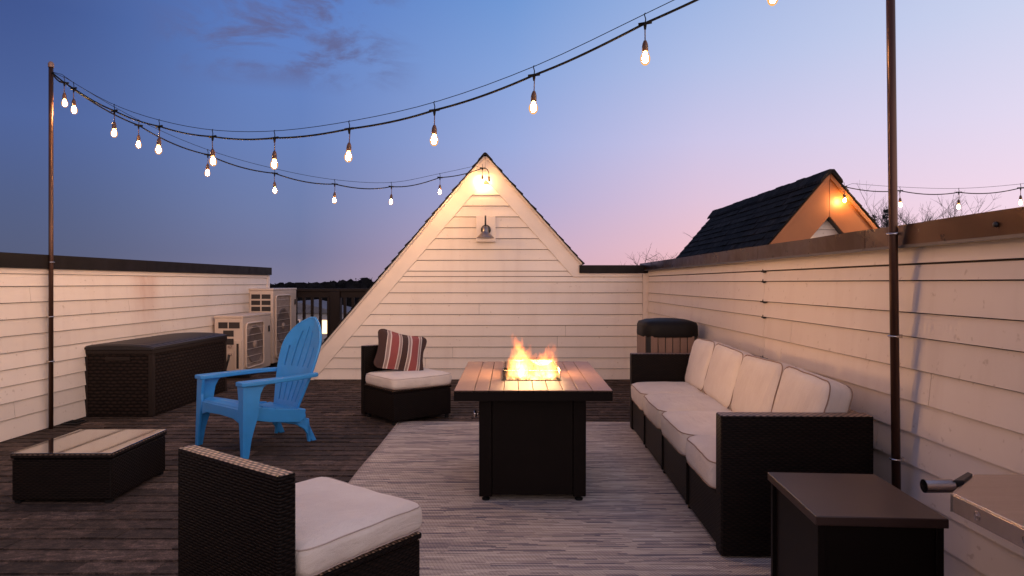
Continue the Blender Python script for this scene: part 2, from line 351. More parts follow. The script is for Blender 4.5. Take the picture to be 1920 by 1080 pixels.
# ------------------------------------------------------------------ mesh helpers
class B:
    def __init__(s): s.bm = bmesh.new()
    def hexa(s, p, mi=0):
        v = [s.bm.verts.new(q) for q in p]           # bottom ring 0-3 (ccw), top ring 4-7
        for f in ((3, 2, 1, 0), (4, 5, 6, 7), (0, 1, 5, 4), (1, 2, 6, 5), (2, 3, 7, 6), (3, 0, 4, 7)):
            s.bm.faces.new([v[i] for i in f]).material_index = mi
        return s
    def box(s, x0, x1, y0, y1, z0, z1, bev=0, Mx=None, mi=0):
        p = [Vector(q) for q in ((x0, y0, z0), (x1, y0, z0), (x1, y1, z0), (x0, y1, z0), (x0, y0, z1), (x1, y0, z1), (x1, y1, z1), (x0, y1, z1))]
        if Mx is not None: p = [Mx @ q for q in p]
        if not bev: return s.hexa(p, mi)
        t = bmesh.new(); v = [t.verts.new(q) for q in p]
        for f in ((3, 2, 1, 0), (4, 5, 6, 7), (0, 1, 5, 4), (1, 2, 6, 5), (2, 3, 7, 6), (3, 0, 4, 7)): t.faces.new([v[i] for i in f])
        bmesh.ops.bevel(t, geom=list(t.edges), offset=bev, segments=2, affect='EDGES', profile=.5)
        s.merge(t, mi); return s
    def merge(s, t, mi=None):
        mp = {v: s.bm.verts.new(v.co) for v in t.verts}
        for f in t.faces:
            n = s.bm.faces.new([mp[v] for v in f.verts]); n.smooth = f.smooth; n.material_index = f.material_index if mi is None else mi
        t.free()
    def prism(s, poly, a, b, axis='x', bev=0, Mx=None, mi=0):
        t = bmesh.new()
        def P(q, w):
            v = Vector((w, q[0], q[1])) if axis == 'x' else Vector((q[0], w, q[1])) if axis == 'y' else Vector((q[0], q[1], w))
            return Mx @ v if Mx is not None else v
        v0 = [t.verts.new(P(q, a)) for q in poly]; v1 = [t.verts.new(P(q, b)) for q in poly]; n = len(poly)
        t.faces.new(v0); t.faces.new(v1[::-1])
        for i in range(n): t.faces.new((v0[i], v1[i], v1[(i+1) % n], v0[(i+1) % n]))
        bmesh.ops.recalc_face_normals(t, faces=list(t.faces))
        if bev: bmesh.ops.bevel(t, geom=list(t.edges), offset=bev, segments=2, affect='EDGES', profile=.5)
        s.merge(t, mi); return s
    def tube(s, pts, r, n=8, closed=False, cap=True, mi=0):
        pts = [Vector(p) for p in pts]; L = len(pts); rs = r if isinstance(r, (list, tuple)) else [r]*L
        rings = []; up = Vector((0, 0, 1)); pu = None
        for i, p in enumerate(pts):
            if closed: d = pts[(i+1) % L]-pts[i-1]
            else: d = pts[min(i+1, L-1)]-pts[max(i-1, 0)]
            if d.length < 1e-9: d = Vector((0, 0, 1))
            d.normalize()
            if pu is None: a = d.cross(up) if abs(d.z) < .95 else d.cross(Vector((1, 0, 0)))
            else: a = pu-d*pu.dot(d)
            if a.length < 1e-6: a = d.orthogonal()
            a.normalize(); pu = a; c = d.cross(a)
            rings.append([s.bm.verts.new(p+a*math.cos(2*math.pi*k/n)*rs[i]+c*math.sin(2*math.pi*k/n)*rs[i]) for k in range(n)])
        m = L if closed else L-1
        for i in range(m):
            A, C = rings[i], rings[(i+1) % L]
            for k in range(n):
                f = s.bm.faces.new((A[k], A[(k+1) % n], C[(k+1) % n], C[k])); f.smooth = True; f.material_index = mi
        if cap and not closed:
            for ring in (rings[0], rings[-1][::-1]):
                try: s.bm.faces.new(ring).material_index = mi
                except ValueError: pass
        return s
    def lathe(s, prof, n=20, Mx=None, mi=0):
        rings = []
        for r, z in prof:
            if r < 1e-5:
                q = Vector((0, 0, z)); rings.append([s.bm.verts.new(Mx @ q if Mx is not None else q)])
            else:
                ring = []
                for k in range(n):
                    q = Vector((r*math.cos(2*math.pi*k/n), r*math.sin(2*math.pi*k/n), z))
                    ring.append(s.bm.verts.new(Mx @ q if Mx is not None else q))
                rings.append(ring)
        for A, C in zip(rings, rings[1:]):
            for k in range(n):
                a = A if len(A) > 1 else A*n; c = C if len(C) > 1 else C*n
                vs = []
                for v in (a[k], a[(k+1) % n], c[(k+1) % n], c[k]):
                    if v not in vs: vs.append(v)
                if len(vs) > 2:
                    try: f = s.bm.faces.new(vs); f.smooth = True; f.material_index = mi
                    except ValueError: pass
        return s
    def mesh(s, name, mats, recalc=True, rotuv=False):
        bm = s.bm
        if recalc: bmesh.ops.recalc_face_normals(bm, faces=list(bm.faces))
        uvl = bm.loops.layers.uv.new('UVMap')
        for f in bm.faces:
            n = f.normal
            a = max(range(3), key=lambda i: abs(n[i]))
            for l in f.loops:
                c = l.vert.co
                l[uvl].uv = (c.y, c.z) if a == 0 else (c.x, c.z) if a == 1 else (c.x, c.y)
                if rotuv and a == 2: l[uvl].uv = (c.y, c.x)
        me = bpy.data.meshes.new(name); bm.to_mesh(me); bm.free()
        for m in (mats if isinstance(mats, (list, tuple)) else [mats]): me.materials.append(m)
        return me
def obj(name, b, mats, parent=None, loc=None, rot=None, rotuv=False):
    me = b if isinstance(b, bpy.types.Mesh) else b.mesh(name, mats, rotuv=rotuv)
    o = bpy.data.objects.new(name, me); col.objects.link(o)
    if parent is not None: o.parent = parent
    if loc: o.location = loc
    if rot: o.rotation_euler = rot
    return o
def thing(name, label, cat, loc=(0, 0, 0), rz=0, group=None, rot=None):
    o = bpy.data.objects.new(name, None); col.objects.link(o); o.location = loc
    o.rotation_euler = rot if rot else (0, 0, rz); o.empty_display_size = .2
    o['label'] = label; o['category'] = cat
    if group: o['group'] = group
    return o
def tag(o, label, cat, group=None):
    o['label'] = label; o['category'] = cat
    if group: o['group'] = group
    return o
def struct(name, b, m):
    o = obj(name, b, m); o['kind'] = 'structure'; return o
def px(x, y, Y):                      # photo pixel at distance Y -> world point
    return Vector(((x-960)/F_PX*Y, Y, H-(y-530)/F_PX*Y))

# ------------------------------------------------------------------ setting: ground, hills, streets
struct('ground', B().box(-2500, 2500, -2500, 2500, -9.3, -9), M['grass'])
hb = bmesh.new(); nx = 90
rows = []
for j, (yy, zz) in enumerate(((95, -9.1), (130, -6), (165, -3.5), (220, -2), (300, -2), (420, -9.1))):
    rows.append([hb.verts.new(((-.5+i/nx)*yy*5, yy, zz if zz < -9 else zz+1.2*noise.noise(Vector((i*.21, j*.7, 0))))) for i in range(nx+1)])
for a, c in zip(rows, rows[1:]):
    for i in range(nx): hb.faces.new((a[i], a[i+1], c[i+1], c[i])).smooth = True
t = B(); t.merge(hb); struct('hills', t, M['wood'])
struct('street', B().box(-60, 40, 66, 73, -9.0, -8.985), M['street'])

# woods on the skyline: far-off, reads as one mass
wb = B(); rnd = random.Random(3)
for k in range(800):
    Y = rnd.uniform(128, 175); a = rnd.uniform(-1.25, 1.25); X = a*Y
    base = -6 if Y < 140 else -3
    hgt = rnd.uniform(5.0, 7.2) + (Y-128)*.02 + .9*noise.noise(Vector((X*.03, 0, 0)))*2
    top = .4+ (Y/150)*1.3 + rnd.uniform(-1.0, .9) + .9*noise.noise(Vector((X*.05, 3, 0)))
    r = rnd.uniform(2.0, 3.8)
    core = bmesh.new(); bmesh.ops.create_icosphere(core, subdivisions=2, radius=1)
    for v in core.verts:
        n_ = 1+.35*noise.noise(v.co*2+Vector((k, 0, 0))); v.co = Vector((X+v.co.x*r*.9*n_, Y+v.co.y*r*.9*n_, top-r*1.5+v.co.z*r*1.25*n_))
    wb.merge(core)
    for q in range(70):
        th, ph = rnd.uniform(0, 6.28), rnd.uniform(0, 1)
        zc = top-r*1.55+r*1.3*math.sin(ph*1.57)*rnd.uniform(.6, 1.0)
        rr = r*math.cos(ph*1.4)
        c = Vector((X+rr*math.cos(th), Y+rr*math.sin(th), zc))
        v = [wb.bm.verts.new(c+Vector((rnd.uniform(-.28, .28), rnd.uniform(-.3, .3), rnd.uniform(-.4, .4)))) for _ in range(3)]
        wb.bm.faces.new(v)
o = obj('far_woods', wb, M['wood']); tag(o, 'dark line of far woods along the horizon beyond the railing', 'woods'); o['kind'] = 'stuff'

# ------------------------------------------------------------------ houses and lamps seen between the balusters
def house(x, y, w, d, zt, label, lit, face=M['housew']):
    t = thing('house', label, 'house', (x, y, -9), 0, 'houses below beyond the railing')
    hgt = zt+9
    obj('wall', B().box(-w/2, w/2, 0, d, 0, hgt), face, t)
    rf = B().prism([(-w/2-.4, hgt), (w/2+.4, hgt), (0, hgt+w*.13)], -.4, d+.4, 'y')
    obj('roof', rf, M['houser'], t)
    n = max(2, int(w//2.2))
    for r_ in range(2):
        for i in range(n):
            wx = -w/2+(i+.5)*w/n; wz = hgt-1.9-r_*2.9
            if wz < .4: continue
            on = (i, r_) in lit
            fr = obj('window', B().box(wx-.48, wx+.48, -.07, .0, wz-.08, wz+1.3), M['trim'], t)
            obj('pane', B().box(wx-.38, wx+.38, -.10, -.072, wz, wz+1.2), M['glow'] if on else M['darkwin'], fr)
    return t
house(-20.0, 62, 8.2, 7, -1.6, 'grey gabled house nearest below the railing, with lit windows beside the post', {(2, 0), (1, 1)})
house(-24.6, 84, 11.0, 8, -3.6, 'wide grey house far down the slope behind the left balusters', {(3, 0), (1, 0)})
house(-13.4, 92, 8.0, 7, -2.6, 'pale house low behind the gable end of the rooftop', {(0, 0)})
for i, (x, y, z, lb) in enumerate([(-17.4, 66, -1.55, 'lit street lamp glowing between the balusters left of the post'), (-25.5, 118, -1.0, 'small far street lamp glowing low in front of the woods'), (-24.0, 125, 1.2, 'tiny far lamp shining high in the dark woods beside the gable')]):
    t = thing('street_lamp', lb, 'street lamp', (x, y, -9))
    obj('lamp_post', B().tube([(0, 0, 0), (0, 0, z+9)], [.08, .05], 6), M['blackm'], t)
    obj('lamp_head', B().lathe([(0, z+9.4), (.16, z+9.3), (.2, z+9.1), (.08, z+8.95), (0, z+8.95)], 8), M['glow2'], t)

# ------------------------------------------------------------------ trees
def bare_tree(name, label, x, y, ztop, spread, seed, lv=6, gr='bare trees beyond the parapet'):
    rn = random.Random(seed); t = thing(name, label, 'tree', (x, y, -9), 0, gr)
    Ht = ztop+9; tk = B(); cb = B()
    tk.tube([(0, 0, 0), (.1, 0, Ht*.25), (-.05, .1, Ht*.5), (.05, 0, Ht*.62)], [.28, .22, .17, .12], 8)
    def grow(p, d, L, r, lvl):
        pts = [p]; q = p.copy(); dd = d.copy()
        for i in range(3):
            dd = (dd+Vector((rn.uniform(-.18, .18), rn.uniform(-.18, .18), rn.uniform(-.05, .12)))).normalized()
            q = q+dd*L/3; pts.append(q.copy())
        cb.tube(pts, [r, r*.85, r*.72, r*.6], 5 if lvl > 3 else 3, cap=False)
        if lvl == 0: return
        for k in range(3 if lvl > 1 else 4):
            pi = pts[rn.choice((1, 2, 3, 3))]
            nd = (dd+Vector((rn.uniform(-1, 1)*spread, rn.uniform(-1, 1)*spread, rn.uniform(-.35, .6)))).normalized()
            grow(pi, nd, L*rn.uniform(.6, .8), r*.58, lvl-1)
    for k in range(5):
        a = k*1.257+rn.uniform(-.3, .3)
        grow(Vector((0, 0, Ht*(.42+.045*k))), Vector((math.cos(a)*.6*spread, math.sin(a)*.6*spread, 1)).normalized(), Ht*.17, .085, lv-1)
    obj('trunk', tk, M['bark'], t); obj('crown', cb, M['bark'], t)
    return t
def at_px(xp, Y): return (xp-960)/F_PX*Y
bare_tree('bare_tree', 'bare leafless tree low behind the left side of the dark shingled roof', at_px(1306, 32), 32, 3.9, 1.1, 5)
bare_tree('bare_tree', 'tall bare tree fanning out right behind the orange lit gable', at_px(1622, 34), 34, 5.6, .8, 11)
bare_tree('bare_tree', 'bare tree with fine twigs behind the dark pole', at_px(1692, 36), 36, 5.2, .8, 23)
bare_tree('bare_tree', 'low bare tree between the pole and the right end of the photo', at_px(1765, 38), 38, 4.6, .8, 31)
bare_tree('bare_tree', 'small bare tree just showing over the brown coping at the right', at_px(1850, 40), 40, 5.0, .8, 41)
def conifer(label, xp, Y, ytop, w, seed):
    rn = random.Random(seed); zt = H-(ytop-530)/F_PX*Y
    t = thing('conifer', label, 'tree', (at_px(xp, Y), Y, -9), 0, 'dark conifers beyond the parapet')
    obj('trunk', B().tube([(0, 0, 0), (0, 0, zt+8.6)], [.16, .03], 6), M['bark'], t)
    c = B(); Ht = zt+9
    for k in range(1500):
        f = rn.random()**.8; z = Ht*(.35+.65*(1-f)); r = w*(.12+f)*rn.uniform(.3, 1); a = rn.uniform(0, 6.28)
        p = Vector((r*math.cos(a), r*math.sin(a), z-.25*r))
        c.bm.faces.new([c.bm.verts.new(p+Vector((rn.uniform(-.14, .14), rn.uniform(-.14, .14), rn.uniform(-.09, .09)))) for _ in range(3)])
    obj('crown', c, M['needle'], t)
conifer('dark narrow conifer top just left of the tall pole', 1663, 31, 388, 1.0, 3)
conifer('shorter dark conifer top beside the orange lit gable', 1640, 33, 400, .7, 4)

# ------------------------------------------------------------------ rooftop deck floor of shingles
WR = 1.653                                   # inner face of the right wall
def wl_x(Y): return -3.79+.03*(Y-5)          # inner face of the left wall
fl = struct('floor', B().box(-3.95, 1.75, -3.0, 10.7, -.30, -.012), M['under'])
def tab(bmk, x0, x1, y0, y1, th, z=0.0, rr=random):
    # one shingle: thick butt toward the camera, thin head under the next course
    j = rr.uniform(-.003, .003); e = rr.uniform(.0, .002)
    bmk.hexa([(x0, y0+j, z-.010), (x1, y0-j*.5, z-.010), (x1, y1, z-.011), (x0, y1, z-.011), (x0, y0+j, z+th+e), (x1, y0-j*.5, z+th), (x1, y1, z-.004), (x0, y1, z-.004)])
rr = random.Random(12); CO = .125
rest = B(); near = 0
y = -2.9; k = 0
while y < 10.6:
    x = -3.93+rr.uniform(-.2, 0)
    while x < 1.72:
        w = rr.choice((.16, .21, .27, .33, .24)); x1 = min(x+w, 1.73); x0 = max(x, -3.93)
        if y+CO < 10.68 and x1-x0 > .02:
            th = rr.choice((-.001, .0, .002, .004))
            vis = 2.65 < y < 5.35 and x0 < -.93 and x0 > -.80*y-.25 and x0 > -3.85
            if vis and y < 4.05 or (vis and near < 295 and y < 5.0):
                b = B(); tab(b, -(x1-x0)/2+.0015, (x1-x0)/2-.0015, 0, CO, th, 0, rr)
                o = obj('shingle', b, M['shingle'], fl, loc=((x0+x1)/2, y, 0)); near += 1
            else:
                tab(rest, x0+.0015, x1-.0015, y, y+CO, th, 0, rr)
        x += w
    y += CO; k += 1
o = obj('shingle_field', rest, M['shingle'], fl); o['kind'] = 'stuff'

# the body of this house and of the neighbour below deck level
bd = thing('building', 'own house block below the roof deck, with cream siding', 'building', (-1.1, 3.8, -9))
obj('wall', B().box(-2.86, 2.86, -6.9, 6.9, 0, 8.69), M['siding'], bd)

# ------------------------------------------------------------------ parapets with lap siding
def siding_row(parent, P, D, Nn, s0, s1, z0, z1, m, joints=(), gap=.0015):
    """one course of boards on the line P+D*s, facing Nn; cut at the joints"""
    cuts = [s0]+[j for j in sorted(joints) if s0+.1 < j < s1-.1]+[s1]
    for a, c in zip(cuts, cuts[1:]):
        a2, c2 = a+(gap if a != s0 else 0), c-(gap if c != s1 else 0); mid = (a2+c2)/2
        b = B(); h = (c2-a2)/2; zz = z1-z0
        def q(s, off, z): return Vector((D[0]*s+Nn[0]*off, D[1]*s+Nn[1]*off, z))
        b.hexa([q(-h, .0, .005), q(h, 0, .005), q(h, .018, .005), q(-h, .018, .005), q(-h, 0, zz), q(h, 0, zz), q(h, .005, zz), q(-h, .005, zz)])
        obj('siding_board', b, m, parent, loc=(P[0]+D[0]*mid, P[1]+D[1]*mid, z0))
# left wall
lw = thing('parapet_wall', 'long left parapet wall of cream lap siding with dark flat coping', 'wall', (wl_x(3.5), 3.5, 0))
ang = math.atan2(1, .03); D = (math.cos(ang), math.sin(ang)); Nn = (D[1], -D[0]); L0, L1 = -6.5, (10.03-3.5)
def lwq(s, off, z): return Vector((D[0]*s+Nn[0]*off, D[1]*s+Nn[1]*off, z))
b = B(); b.hexa([lwq(L0, -.16, -.25), lwq(L1, -.16, -.25), lwq(L1, 0, -.25), lwq(L0, 0, -.25), lwq(L0, -.16, 1.29), lwq(L1, -.16, 1.29), lwq(L1, 0, 1.29), lwq(L0, 0, 1.29)])
obj('wall_core', b, M['shade_backing'], lw)
rj = random.Random(4)
zrows = [.0]+[.026+.1248*k for k in range(1, 10)]
for i, (z0, z1) in enumerate(zip(zrows, zrows[1:]+[1.247])):
    js = [{0: 1.2, 1: 1.6, 2: 4.9, 3: .2, 4: -.5, 5: 3.6, 6: 1.95, 7: 2.75+.3, 8: -1.9, 9: 5}[i % 10] + k for k in (-3.66, 0, 3.66)]
    siding_row(lw, (0, 0), D, Nn, L0, L1-.075, z0, z1, M['stained'], js)
b = B(); b.hexa([lwq(L0, 0, 1.25), lwq(L1-.075, 0, 1.25), lwq(L1-.075, .018, 1.25), lwq(L0, .018, 1.25), lwq(L0, 0, 1.292), lwq(L1-.075, 0, 1.292), lwq(L1-.075, .018, 1.292), lwq(L0, .018, 1.292)])
obj('trim_board', b, M['trim'], lw)
b = B(); b.hexa([lwq(L1-.072, 0, 0), lwq(L1+.01, 0, 0), lwq(L1+.01, .022, 0), lwq(L1-.072, .022, 0), lwq(L1-.072, 0, 1.292), lwq(L1+.01, 0, 1.292), lwq(L1+.01, .022, 1.292), lwq(L1-.072, .022, 1.292)])
obj('corner_board', b, M['trim'], lw)
for a, c in ((L0, -3.2), (-3.2, .2), (.2, 3.3), (3.3, L1-.78), (L1-.78, L1+.03)):
    b = B(); e = .002
    b.hexa([lwq(a+e, -.21, 1.294), lwq(c-e, -.21, 1.294), lwq(c-e, .045, 1.294), lwq(a+e, .045, 1.294), lwq(a+e, -.21, 1.392), lwq(c-e, -.21, 1.392), lwq(c-e, .045, 1.404), lwq(a+e, .045, 1.404)])
    obj('coping', b, M['coping_dark'], lw)

# right wall
rw = thing('parapet_wall', 'tall right parapet wall of cream lap siding with brown metal coping', 'wall', (WR, 3, 0))
D = (0, 1); Nn = (-1, 0); L0, L1 = -6.0, 5.17
obj('wall_core', B().box(0, .17, L0, L1+.2, -.25, 1.326), M['shade_backing'], rw)
zrows = [0.0]+[.0335+.1318*k for k in range(1, 9)]
zrows = [0.0, .033, .165, .297, .429, .5595, .6905, .8225, .9545, 1.0765-.022, 1.186]
sj = 4.375-3
for i, (z0, z1) in enumerate(zip(zrows, zrows[1:]+[1.252])):
    js = [sj, {0: -.1, 1: .1, 2: -.4, 3: .55, 4: .02, 5: .75-.03, 6: -.36, 7: .95, 8: 2.9, 9: 4.2, 10: 3.3}[i]-.0, -2.6]
    siding_row(rw, (0, 0), D, Nn, L0, L1-.05, z0, z1, M['siding'], js, .0018)
siding_row(rw, (0, 0), D, Nn, L0, L1-.05, 1.255, 1.33, M['siding'], [sj])
obj('outer_cladding', B().box(.171, .185, L0, L1+.2, -.25, 1.326), M['trim'], rw)
obj('corner_board', B().box(-.030, .0, L1-.048, L1-.001, 0, 1.328), M['trim'], rw)
for a, c in ((L0, -2.4), (-2.4, .05), (.05, sj), (sj, L1+.25)):
    b = B(); n_ = 14; ring = []
    for i in range(n_+1):
        yy = a+.002+(c-a-.004)*i/n_; w = .006*noise.noise(Vector((yy*2.1, 0, 0)))
        ring.append([(-.052+w, yy, 1.334), (-.052-w*.6, yy, 1.418+w*.4), (.22, yy, 1.405), (.22, yy, 1.334)])
    vv = [[b.bm.verts.new(q) for q in r_] for r_ in ring]
    for A_, C_ in zip(vv, vv[1:]):
        for k in range(4): b.bm.faces.new((A_[k], A_[(k+1) % 4], C_[(k+1) % 4], C_[k]))
    b.bm.faces.new(vv[0]); b.bm.faces.new(vv[-1][::-1])
    cp = obj('coping', b, M['coping'], rw)
    obj('drip_edge', B().box(-.060, -.048, a+.003, c-.003, 1.322, 1.334), M['flange'], cp)
rc = random.Random(8)                              # flaked caulk where the long joint crosses the laps
for z in (.56, .69, .955, 1.055, 1.186, 1.252):
    b = B(); w = rc.uniform(.03, .07)
    b.prism([(sj-w, z-.002), (sj-w*.3, z-.009), (sj+.006, z-.005), (sj+w*.8, z-.003), (sj+w*.7, z+.004), (sj+.01, z+.004), (sj+.004, z+.016), (sj-.004, z+.004), (sj-w*.9, z+.004)], -.0205, -.010, 'x')
    obj('caulk_flake', b, M['under'], rw)
obj('bolt', B().lathe([(0, .008), (.008, .006), (.010, 0)], 8, Matrix.Translation((-.055, -.78, 1.372)) @ Matrix.Rotation(R(-90), 4, 'Y')), M['blackm'], rw)

# gable end wall with its low wing to the corner
GY = 8.17
gw = thing('gable_wall', 'steep gable end wall of cream lap siding behind the fire table', 'wall', (0, GY, 0))
AX, AZ, mL, mR = -.324, 2.70, 1.17, 1.12
ti = .233
xlo = lambda z: AX-(AZ-z)/mL
xro = lambda z: AX+(AZ-z)/mR
obj('wall_core', B().prism([(xlo(0), 0), (1.62, 0), (1.62, 1.29), (xro(1.29)-.02, 1.29), (AX, AZ-.02)], .002, .14, 'y'), M['shade_backing'], gw)
rows = [(.1317*k, .1317*(k+1)) for k in range(9)]+[(1.1853, 1.252)]+[(1.252, 1.317)]+[(.1317*k, .1317*(k+1)) for k in range(10, 18)]
jn = {1: -1.05, 3: .55, 4: -.35+1.0, 6: -.4, 2: -.72}
for i, (z0, z1) in enumerate(rows):
    low = z1 < 1.26
    def xr(z): return 1.585 if low else xro(z)-ti
    def xl(z): return xlo(z)+ti
    if xr(z0)-xl(z0) < .05: continue
    segs = [(None, None)]
    j = jn.get(i)
    parts = [(xl(z0), xl(z1), j-.0015, j-.0015), (j+.0015, j+.0015, xr(z0), xr(z1))] if j is not None else [(xl(z0), xl(z1), xr(z0), xr(z1))]
    for a0, a1, c0, c1 in parts:
        if c1 < a1: a1 = c1 = (a1+c1)/2
        c = (a0+c0)/2
        b = B(); zz = z1-z0
        b.hexa([(a0-c, -.019, .0065), (c0-c, -.019, .0065), (c0-c, 0, .0065), (a0-c, 0, .0065), (a1-c, -.005, zz), (c1-c, -.005, zz), (c1-c, 0, zz), (a1-c, 0, zz)])
        obj('siding_board', b, M['siding'], gw, loc=(c, 0, z0))
zb = 1.252
obj('trim_board', B().prism([(xlo(0), 0), (xlo(0)+ti-.003, 0), (AX-.0015, AZ-ti*mL+.0), (AX-.0015, AZ)], -.024, 0, 'y', .002), M['trim'], gw)
obj('trim_board', B().prism([(AX+.0015, AZ-ti*mR), (xro(zb)-ti+.003, zb+.0), (1.58, zb+.0), (1.58, 1.292), (xro(1.292), 1.292), (AX+.0015, AZ)], -.024, 0, 'y', .002), M['trim'], gw)
obj('corner_board', B().box(1.588, 1.632, -.030, 0, 0, 1.292), M['trim'], gw)
obj('coping', B().box(.815, 1.66, -.055, .22, 1.296, 1.392, .004), M['coping_dark'], gw)
# rake boards and the roof that runs away behind
def roof_slab(x0, z0, x1, z1, y0, y1, th):
    d = Vector((x1-x0, 0, z1-z0)).normalized(); n = Vector((-d.z, 0, d.x));  n = n if n.z > 0 else -n
    b = B(); p = [Vector((x0, 0, z0)), Vector((x1, 0, z1))]
    b.hexa([p[0]+Vector((0, y0, 0)), p[1]+Vector((0, y0, 0)), p[1]+Vector((0, y1, 0)), p[0]+Vector((0, y1, 0)), p[0]+n*th+Vector((0, y0, 0)), p[1]+n*th+Vector((0, y0, 0)), p[1]+n*th+Vector((0, y1, 0)), p[0]+n*th+Vector((0, y1, 0))])
    return b
obj('rake_board', roof_slab(xlo(0), 0, AX, AZ, -.05, .02, .020), M['trim'], gw)
obj('rake_board', roof_slab(AX, AZ, xro(1.40), 1.40, -.05, .02, .020), M['trim'], gw)
def shingle_slope(parent, x0, z0, x1, z1, y0, y1, m, seed, name='shingles', exp=.125, off=.03):
    """courses climbing from (x0,z0) at the eave to (x1,z1) at the ridge, running along y"""
    rn = random.Random(seed); d = Vector((x1-x0, 0, z1-z0)); Ln = d.length; d.normalize(); n = Vector((-d.z, 0, d.x)); n = n if n.z > 0 else -n
    b = B(); s = -.02
    def P(s_, y_, h_): return Vector((x0, y_, z0))+d*s_+n*(off+h_)
    while s < Ln-.01:
        yy = y0-rn.uniform(0, .2); s2 = min(s+exp, Ln)
        while yy < y1:
            w = rn.choice((.17, .22, .3, .26)); a, c = max(yy, y0), min(yy+w, y1); th = rn.choice((.007, .011, .016))
            if c-a > .01:
                b.hexa([P(s, a+.001, -.01), P(s, c-.001, -.01), P(s2, c-.001, -.01), P(s2, a+.001, -.01), P(s, a+.001, th), P(s, c-.001, th), P(s2, c-.001, .001), P(s2, a+.001, .001)])
            yy += w
        s += exp
    o = obj(name, b, m, parent); o['kind'] = 'stuff'; return o
obj('roof_deck', roof_slab(xlo(0), 0, AX, AZ+.0, .021, 2.2, .020), M['under'], gw)
obj('roof_deck', roof_slab(AX, AZ, xro(1.40), 1.40, .021, 2.2, .020), M['under'], gw)
shingle_slope(gw, xlo(0), 0, AX, AZ, -.07, 2.2, M['roofsh'], 5)
shingle_slope(gw, xro(1.40), 1.40, AX, AZ, -.07, 2.2, M['roofsh'], 6)
obj('ridge_cap', B().prism([(AX-.10, AZ-.075), (AX-.09, AZ-.045), (AX-.02, AZ+.043), (AX, AZ+.052), (AX+.02, AZ+.043), (AX+.09, AZ-.035), (AX+.10, AZ-.065), (AX, AZ+.024)], -.075, 2.2, 'y'), M['roofsh'], gw)
obj('back_wall', B().prism([(xlo(0)+.02, 0), (1.55, 0), (1.55, 1.2), (.9, 1.28), (AX, AZ-.05)], 2.0, 2.15, 'y'), M['siding'], gw)

# mounting block and bell lamp on the gable
wlm = thing('wall_lamp', 'unlit bell shaped metal lamp on its square block under the gable peak', 'lamp', (-.316, GY-.016, 1.82))
obj('mounting_block', B().box(-.118, .118, -.030, .008, -.148, .158, .004), M['trim'], wlm)
obj('back_plate', B().lathe([(0, .03), (.055, .024), (.062, .0), (0, 0)], 24, Matrix.Translation((0, -.030, 0)) @ Matrix.Rotation(R(90), 4, 'X')), M['blackm'], wlm)
obj('gooseneck', B().tube([(0, -.05, .0), (0, -.10, .06), (0, -.125, .12), (0, -.155, .155), (0, -.19, .14), (0, -.20, .09), (0, -.20, .0)], .009, 8), M['blackm'], wlm)
obj('lamp_shade', B().lathe([(.016, .03), (.032, .022), (.036, -.03), (.050, -.055), (.085, -.088), (.102, -.106), (.104, -.112), (.098, -.112), (.045, -.060), (.03, -.03), (.012, .02)], 28, Matrix.Translation((0, -.20, 0))), M['pewter'], wlm)

# ------------------------------------------------------------------ neighbour's gabled roof
NX, NY, NZ, mN = 3.92, 8.30, 2.50, 1.17
nb = thing('neighbour_gable', 'neighbouring dark shingled roof with warm lit gable end beyond the right wall', 'building', (NX, NY, 0))
ze = .30; dx = (NZ-ze)/mN
obj('roof_deck', roof_slab(-dx, ze, 0, NZ, 0, 4.55, .03), M['under'], nb)
obj('roof_deck', roof_slab(0, NZ, dx, ze, 0, 4.55, .03), M['under'], nb)
shingle_slope(nb, -dx, ze, 0, NZ, -.04, 4.55, M['roofsh'], 15, off=.04)
shingle_slope(nb, dx, ze, 0, NZ, -.04, 4.55, M['roofsh'], 16, off=.04)
cap = B(); rn = random.Random(9); yy = -.07
while yy < 4.5:
    w = .24; h = .012+rn.uniform(0, .012)
    cap.prism([(-.14, NZ-.125+.03), (-.13, NZ-.085+.03), (-.03, NZ+.055+h), (.03, NZ+.055+h), (.13, NZ-.085+.03), (.14, NZ-.125+.03), (0, NZ+.03)], yy, yy+w-.004, 'y'); yy += w
o = obj('ridge_cap', cap, M['roofsh'], nb); o['kind'] = 'stuff'
fw = .50                                            # height of the sloping front boards
for s_ in (-1, 1):
    obj('fascia_board', B().prism([(s_*.002, NZ), (s_*dx, ze), (s_*dx, ze-fw), (s_*.002, NZ-fw)], -.0, .03, 'y', .002), M['fascia'], nb)
    obj('rake_trim', B().prism([(s_*.002, NZ+.03), (s_*dx, ze+.03), (s_*dx, ze-.04), (s_*.002, NZ-.04)], -.03, -.002, 'y', .002), M['fascia'], nb)
    obj('soffit_return', B().prism([(s_*.0025, NZ-fw), (s_*dx, ze-fw), (s_*dx, ze-fw+.03), (s_*.0025, NZ-fw+.03)], .031, .28, 'y'), M['blackm'], nb)  # underside of the reveal coloured black for its shadow
z = .0
while z < NZ-.1:
    hw0, hw1 = (NZ-.02-z)/mN, max(.01, (NZ-.02-z-.13)/mN)
    obj('siding_board', B().hexa([(-hw0, .125, .003), (hw0, .125, .003), (hw0, .29, .003), (-hw0, .29, .003), (-hw1, .135, .13), (hw1, .135, .13), (hw1, .29, .13), (-hw1, .29, .13)]), M['siding'], nb, loc=(0, 0, z)); z += .1317
obj('wall', B().box(-1.9, 2.6, .30, 4.4, -9, .29), M['siding'], nb)
obj('flat_roof', B().box(-2.09, 3.4, -11, .0, -.3, -.02), M['under'], nb)

